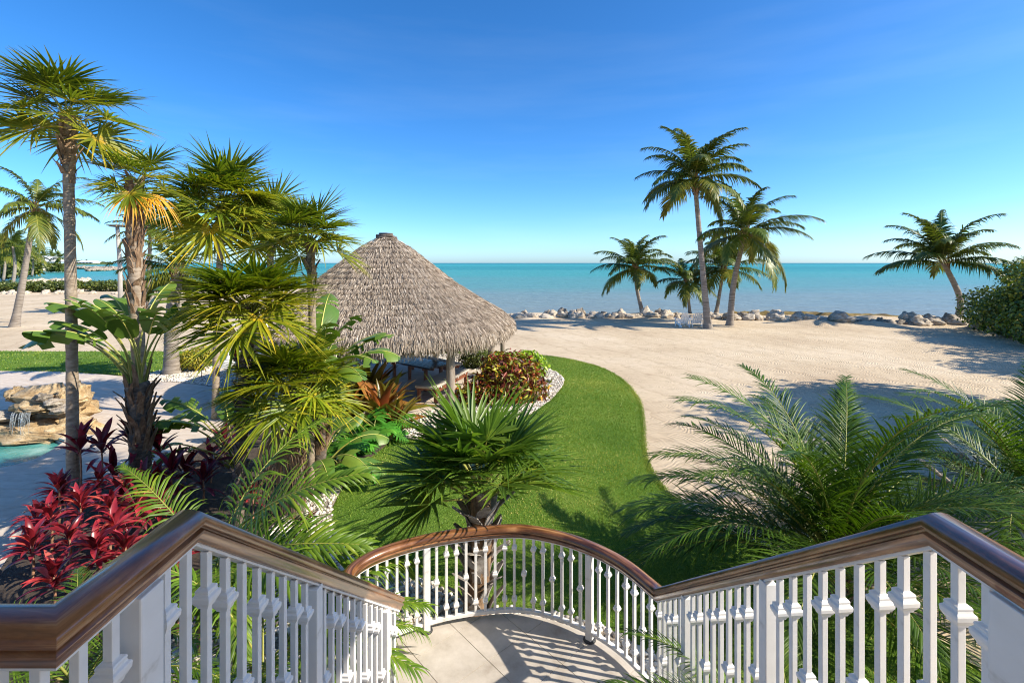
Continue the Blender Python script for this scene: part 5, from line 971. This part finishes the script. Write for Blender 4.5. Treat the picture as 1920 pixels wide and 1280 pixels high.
def tiny_house(label, u0, u1, vb, vt, D, roof_m, wall_m, hip=.25):
    a, b_ = P(u0, vb, D), P(u1, vb, D); zt = P(u0, vt, D).z; L = b_.x - a.x; w = L * .6; zb = .5; H_ = zt - zb; eh = zb + H_ * .58; t = thing('beach_house', label, 'house', ((a.x + b_.x) / 2, D, zb), group='white houses on the far shore')
    cx = (a.x + b_.x) / 2; mb = MB(); mb.box((cx, D, (zb + eh) / 2), (L * .92, w * .9, eh - zb)); mb.build('wall', wall_m, t, False)
    mb = MB(); e = L * .52; r_ = L * hip; V = [(cx - e, D - w * .55, eh + .02), (cx + e, D - w * .55, eh + .02), (cx + e, D + w * .55, eh + .02), (cx - e, D + w * .55, eh + .02), (cx - r_, D, zt), (cx + r_, D, zt)]; mb.add(V, [(0, 1, 5, 4), (1, 2, 5), (2, 3, 4, 5), (3, 0, 4), (3, 2, 1, 0)]); mb.build('roof', roof_m, t, False)
    for k in range(4): mb = MB(); mb.box((cx + (k - 1.5) * L * .21, D - w * .45 - .03, zb + (eh - zb) * .5), (L * .11, .05, (eh - zb) * .62)); mb.build('window', 'window_dark', t, False)
    return t
tiny_house('white house with wide hipped roof on the far shore', 70, 114, 502, 480, 255, 'roof_white', 'far_wall_blue', .3)
tiny_house('small white house half hidden by the leaning palm', 24, 40, 503, 484, 250, 'roof_white', 'wall_white', .12)
tiny_house('low white house between the other two on the far shore', 46, 68, 503, 488, 240, 'roof_white', 'wall_white', .3)
hd = [sl(105, 497.0), sl(206, 496.4), sl(200, 495.2), sl(105, 495.0)]
land_strip('headland', 'long dark green headland on the horizon', hd, 3.0, 'far_green')
Dh = sl(150, 496.2).y
for k, (u0, u1, hh, w) in enumerate([(108, 135, 12, 'at its landward end'), (132, 160, 11, 'left of the white hotel'), (176, 206, 7, 'at its seaward tip')]):
    a, b_ = P(u0, 495, Dh).x, P(u1, 495, Dh).x; L = b_ - a; bl = [(-L / 2 + L * q / 7, random.uniform(-6, 6), hh * .35, L / 9, 12, hh * random.uniform(.4, .7) * (1 - .5 * q / 7 if k == 2 else 1)) for q in range(8)]; bush('headland_wood', 'far dark green wood on the headland ' + w, 'trees', ((a + b_) / 2, Dh, 0), bl, 900, 5, 'hedge_leaf', 70 + k, aspect=.8, group='woods on the headland')
tiny_house('far white hotel on the headland', 152, 182, 496.6, 488.5, Dh - 30, 'wall_white', 'wall_white', .45)
# far palms and trees on the left: one trunk and one joined crown each
mbv = []; fz = []
rdv = random.Random(4)
def join_crown(n_, size, seed):
    rd = random.Random(seed); Vs = []; Fs = []; vs = []; off = 0
    for k in range(n_):
        e = 80 - 110 * (k / n_) ** .9; me = COCO[min(CEL, key=lambda q: abs(q - e))][0]; VV = np.empty(len(me.vertices) * 3, np.float32); me.vertices.foreach_get('co', VV); VV = VV.reshape(-1, 3) * size; a = k * 2.4 + seed
        Vs.append(VV @ np.array([[math.cos(a), math.sin(a), 0], [-math.sin(a), math.cos(a), 0], [0, 0, 1]])); lv_ = np.empty(len(me.loops), np.int32); me.loops.foreach_get('vertex_index', lv_); Fs.append(lv_.reshape(-1, 4) + off); vv = np.empty(len(me.polygons), np.float32); me.attributes['var'].data.foreach_get('value', vv); vs.append(vv); off += len(VV)
    return mk_mesh('crown', np.concatenate(Vs), np.concatenate(Fs), 'coco_leaf', np.concatenate(vs))
CR = [join_crown(15, 1.0, s) for s in (1, 2)]
for k, (u, vb, vc, D, s, w) in enumerate([(24, 528, 462, 88, 1.35, 'with the tallest crown on the far left'), (6, 520, 470, 110, 1.6, 'at the left edge before the houses'), (44, 512, 474, 130, 1.6, 'behind the leaning trunk'), (60, 510, 482, 150, 1.5, 'right of the leaning trunk'), (-6, 524, 478, 95, 1.5, 'cut by the left edge'), (34, 512, 470, 140, 1.5, 'in the middle of the far group'), (80, 505, 482, 275, 1.6, 'left behind the hipped roof'), (98, 505, 482, 280, 1.6, 'right behind the hipped roof'), (112, 506, 484, 230, 1.5, 'right of the white house'), (14, 512, 478, 125, 1.7, 'low before the small house')]):
    b_ = P(u, vb, D); b_.z = 0; c = P(u, vc, D); t = thing('far_palm', 'distant palm ' + w, 'palm tree', b_, group='distant palms on the far shore'); mb = MB(); mb.tube(curve([b_, (b_ + c) / 2 + Vector((.4, 0, 0)), c], 10), [.3 - .012 * i for i in range(11)], 8); mb.build('trunk', 'bark_coco', t); put('crown', CR[k % 2], t, c - b_, (0, 0, k), s * 1.15)
for k, (u0, u1, D, h, w) in enumerate([(-20, 35, 118, 5.5, 'left of the leaning trunk'), (35, 72, 160, 5, 'behind the leaning trunk'), (100, 124, 225, 4, 'beside the hipped roof house')]):
    a, b_ = P(u0, 540, D).x, P(u1, 540, D).x; L = b_ - a; bl = [(-L / 2 + L * q / 5, random.uniform(-2, 2), h * .5, L / 6, 3, h * random.uniform(.35, .6)) for q in range(6)]; bush('shore_thicket', 'distant green thicket ' + w, 'trees', ((a + b_) / 2, D, 0), bl, 1500, 1.0, 'hedge_leaf', 80 + k, aspect=.7, group='thickets on the far shore')
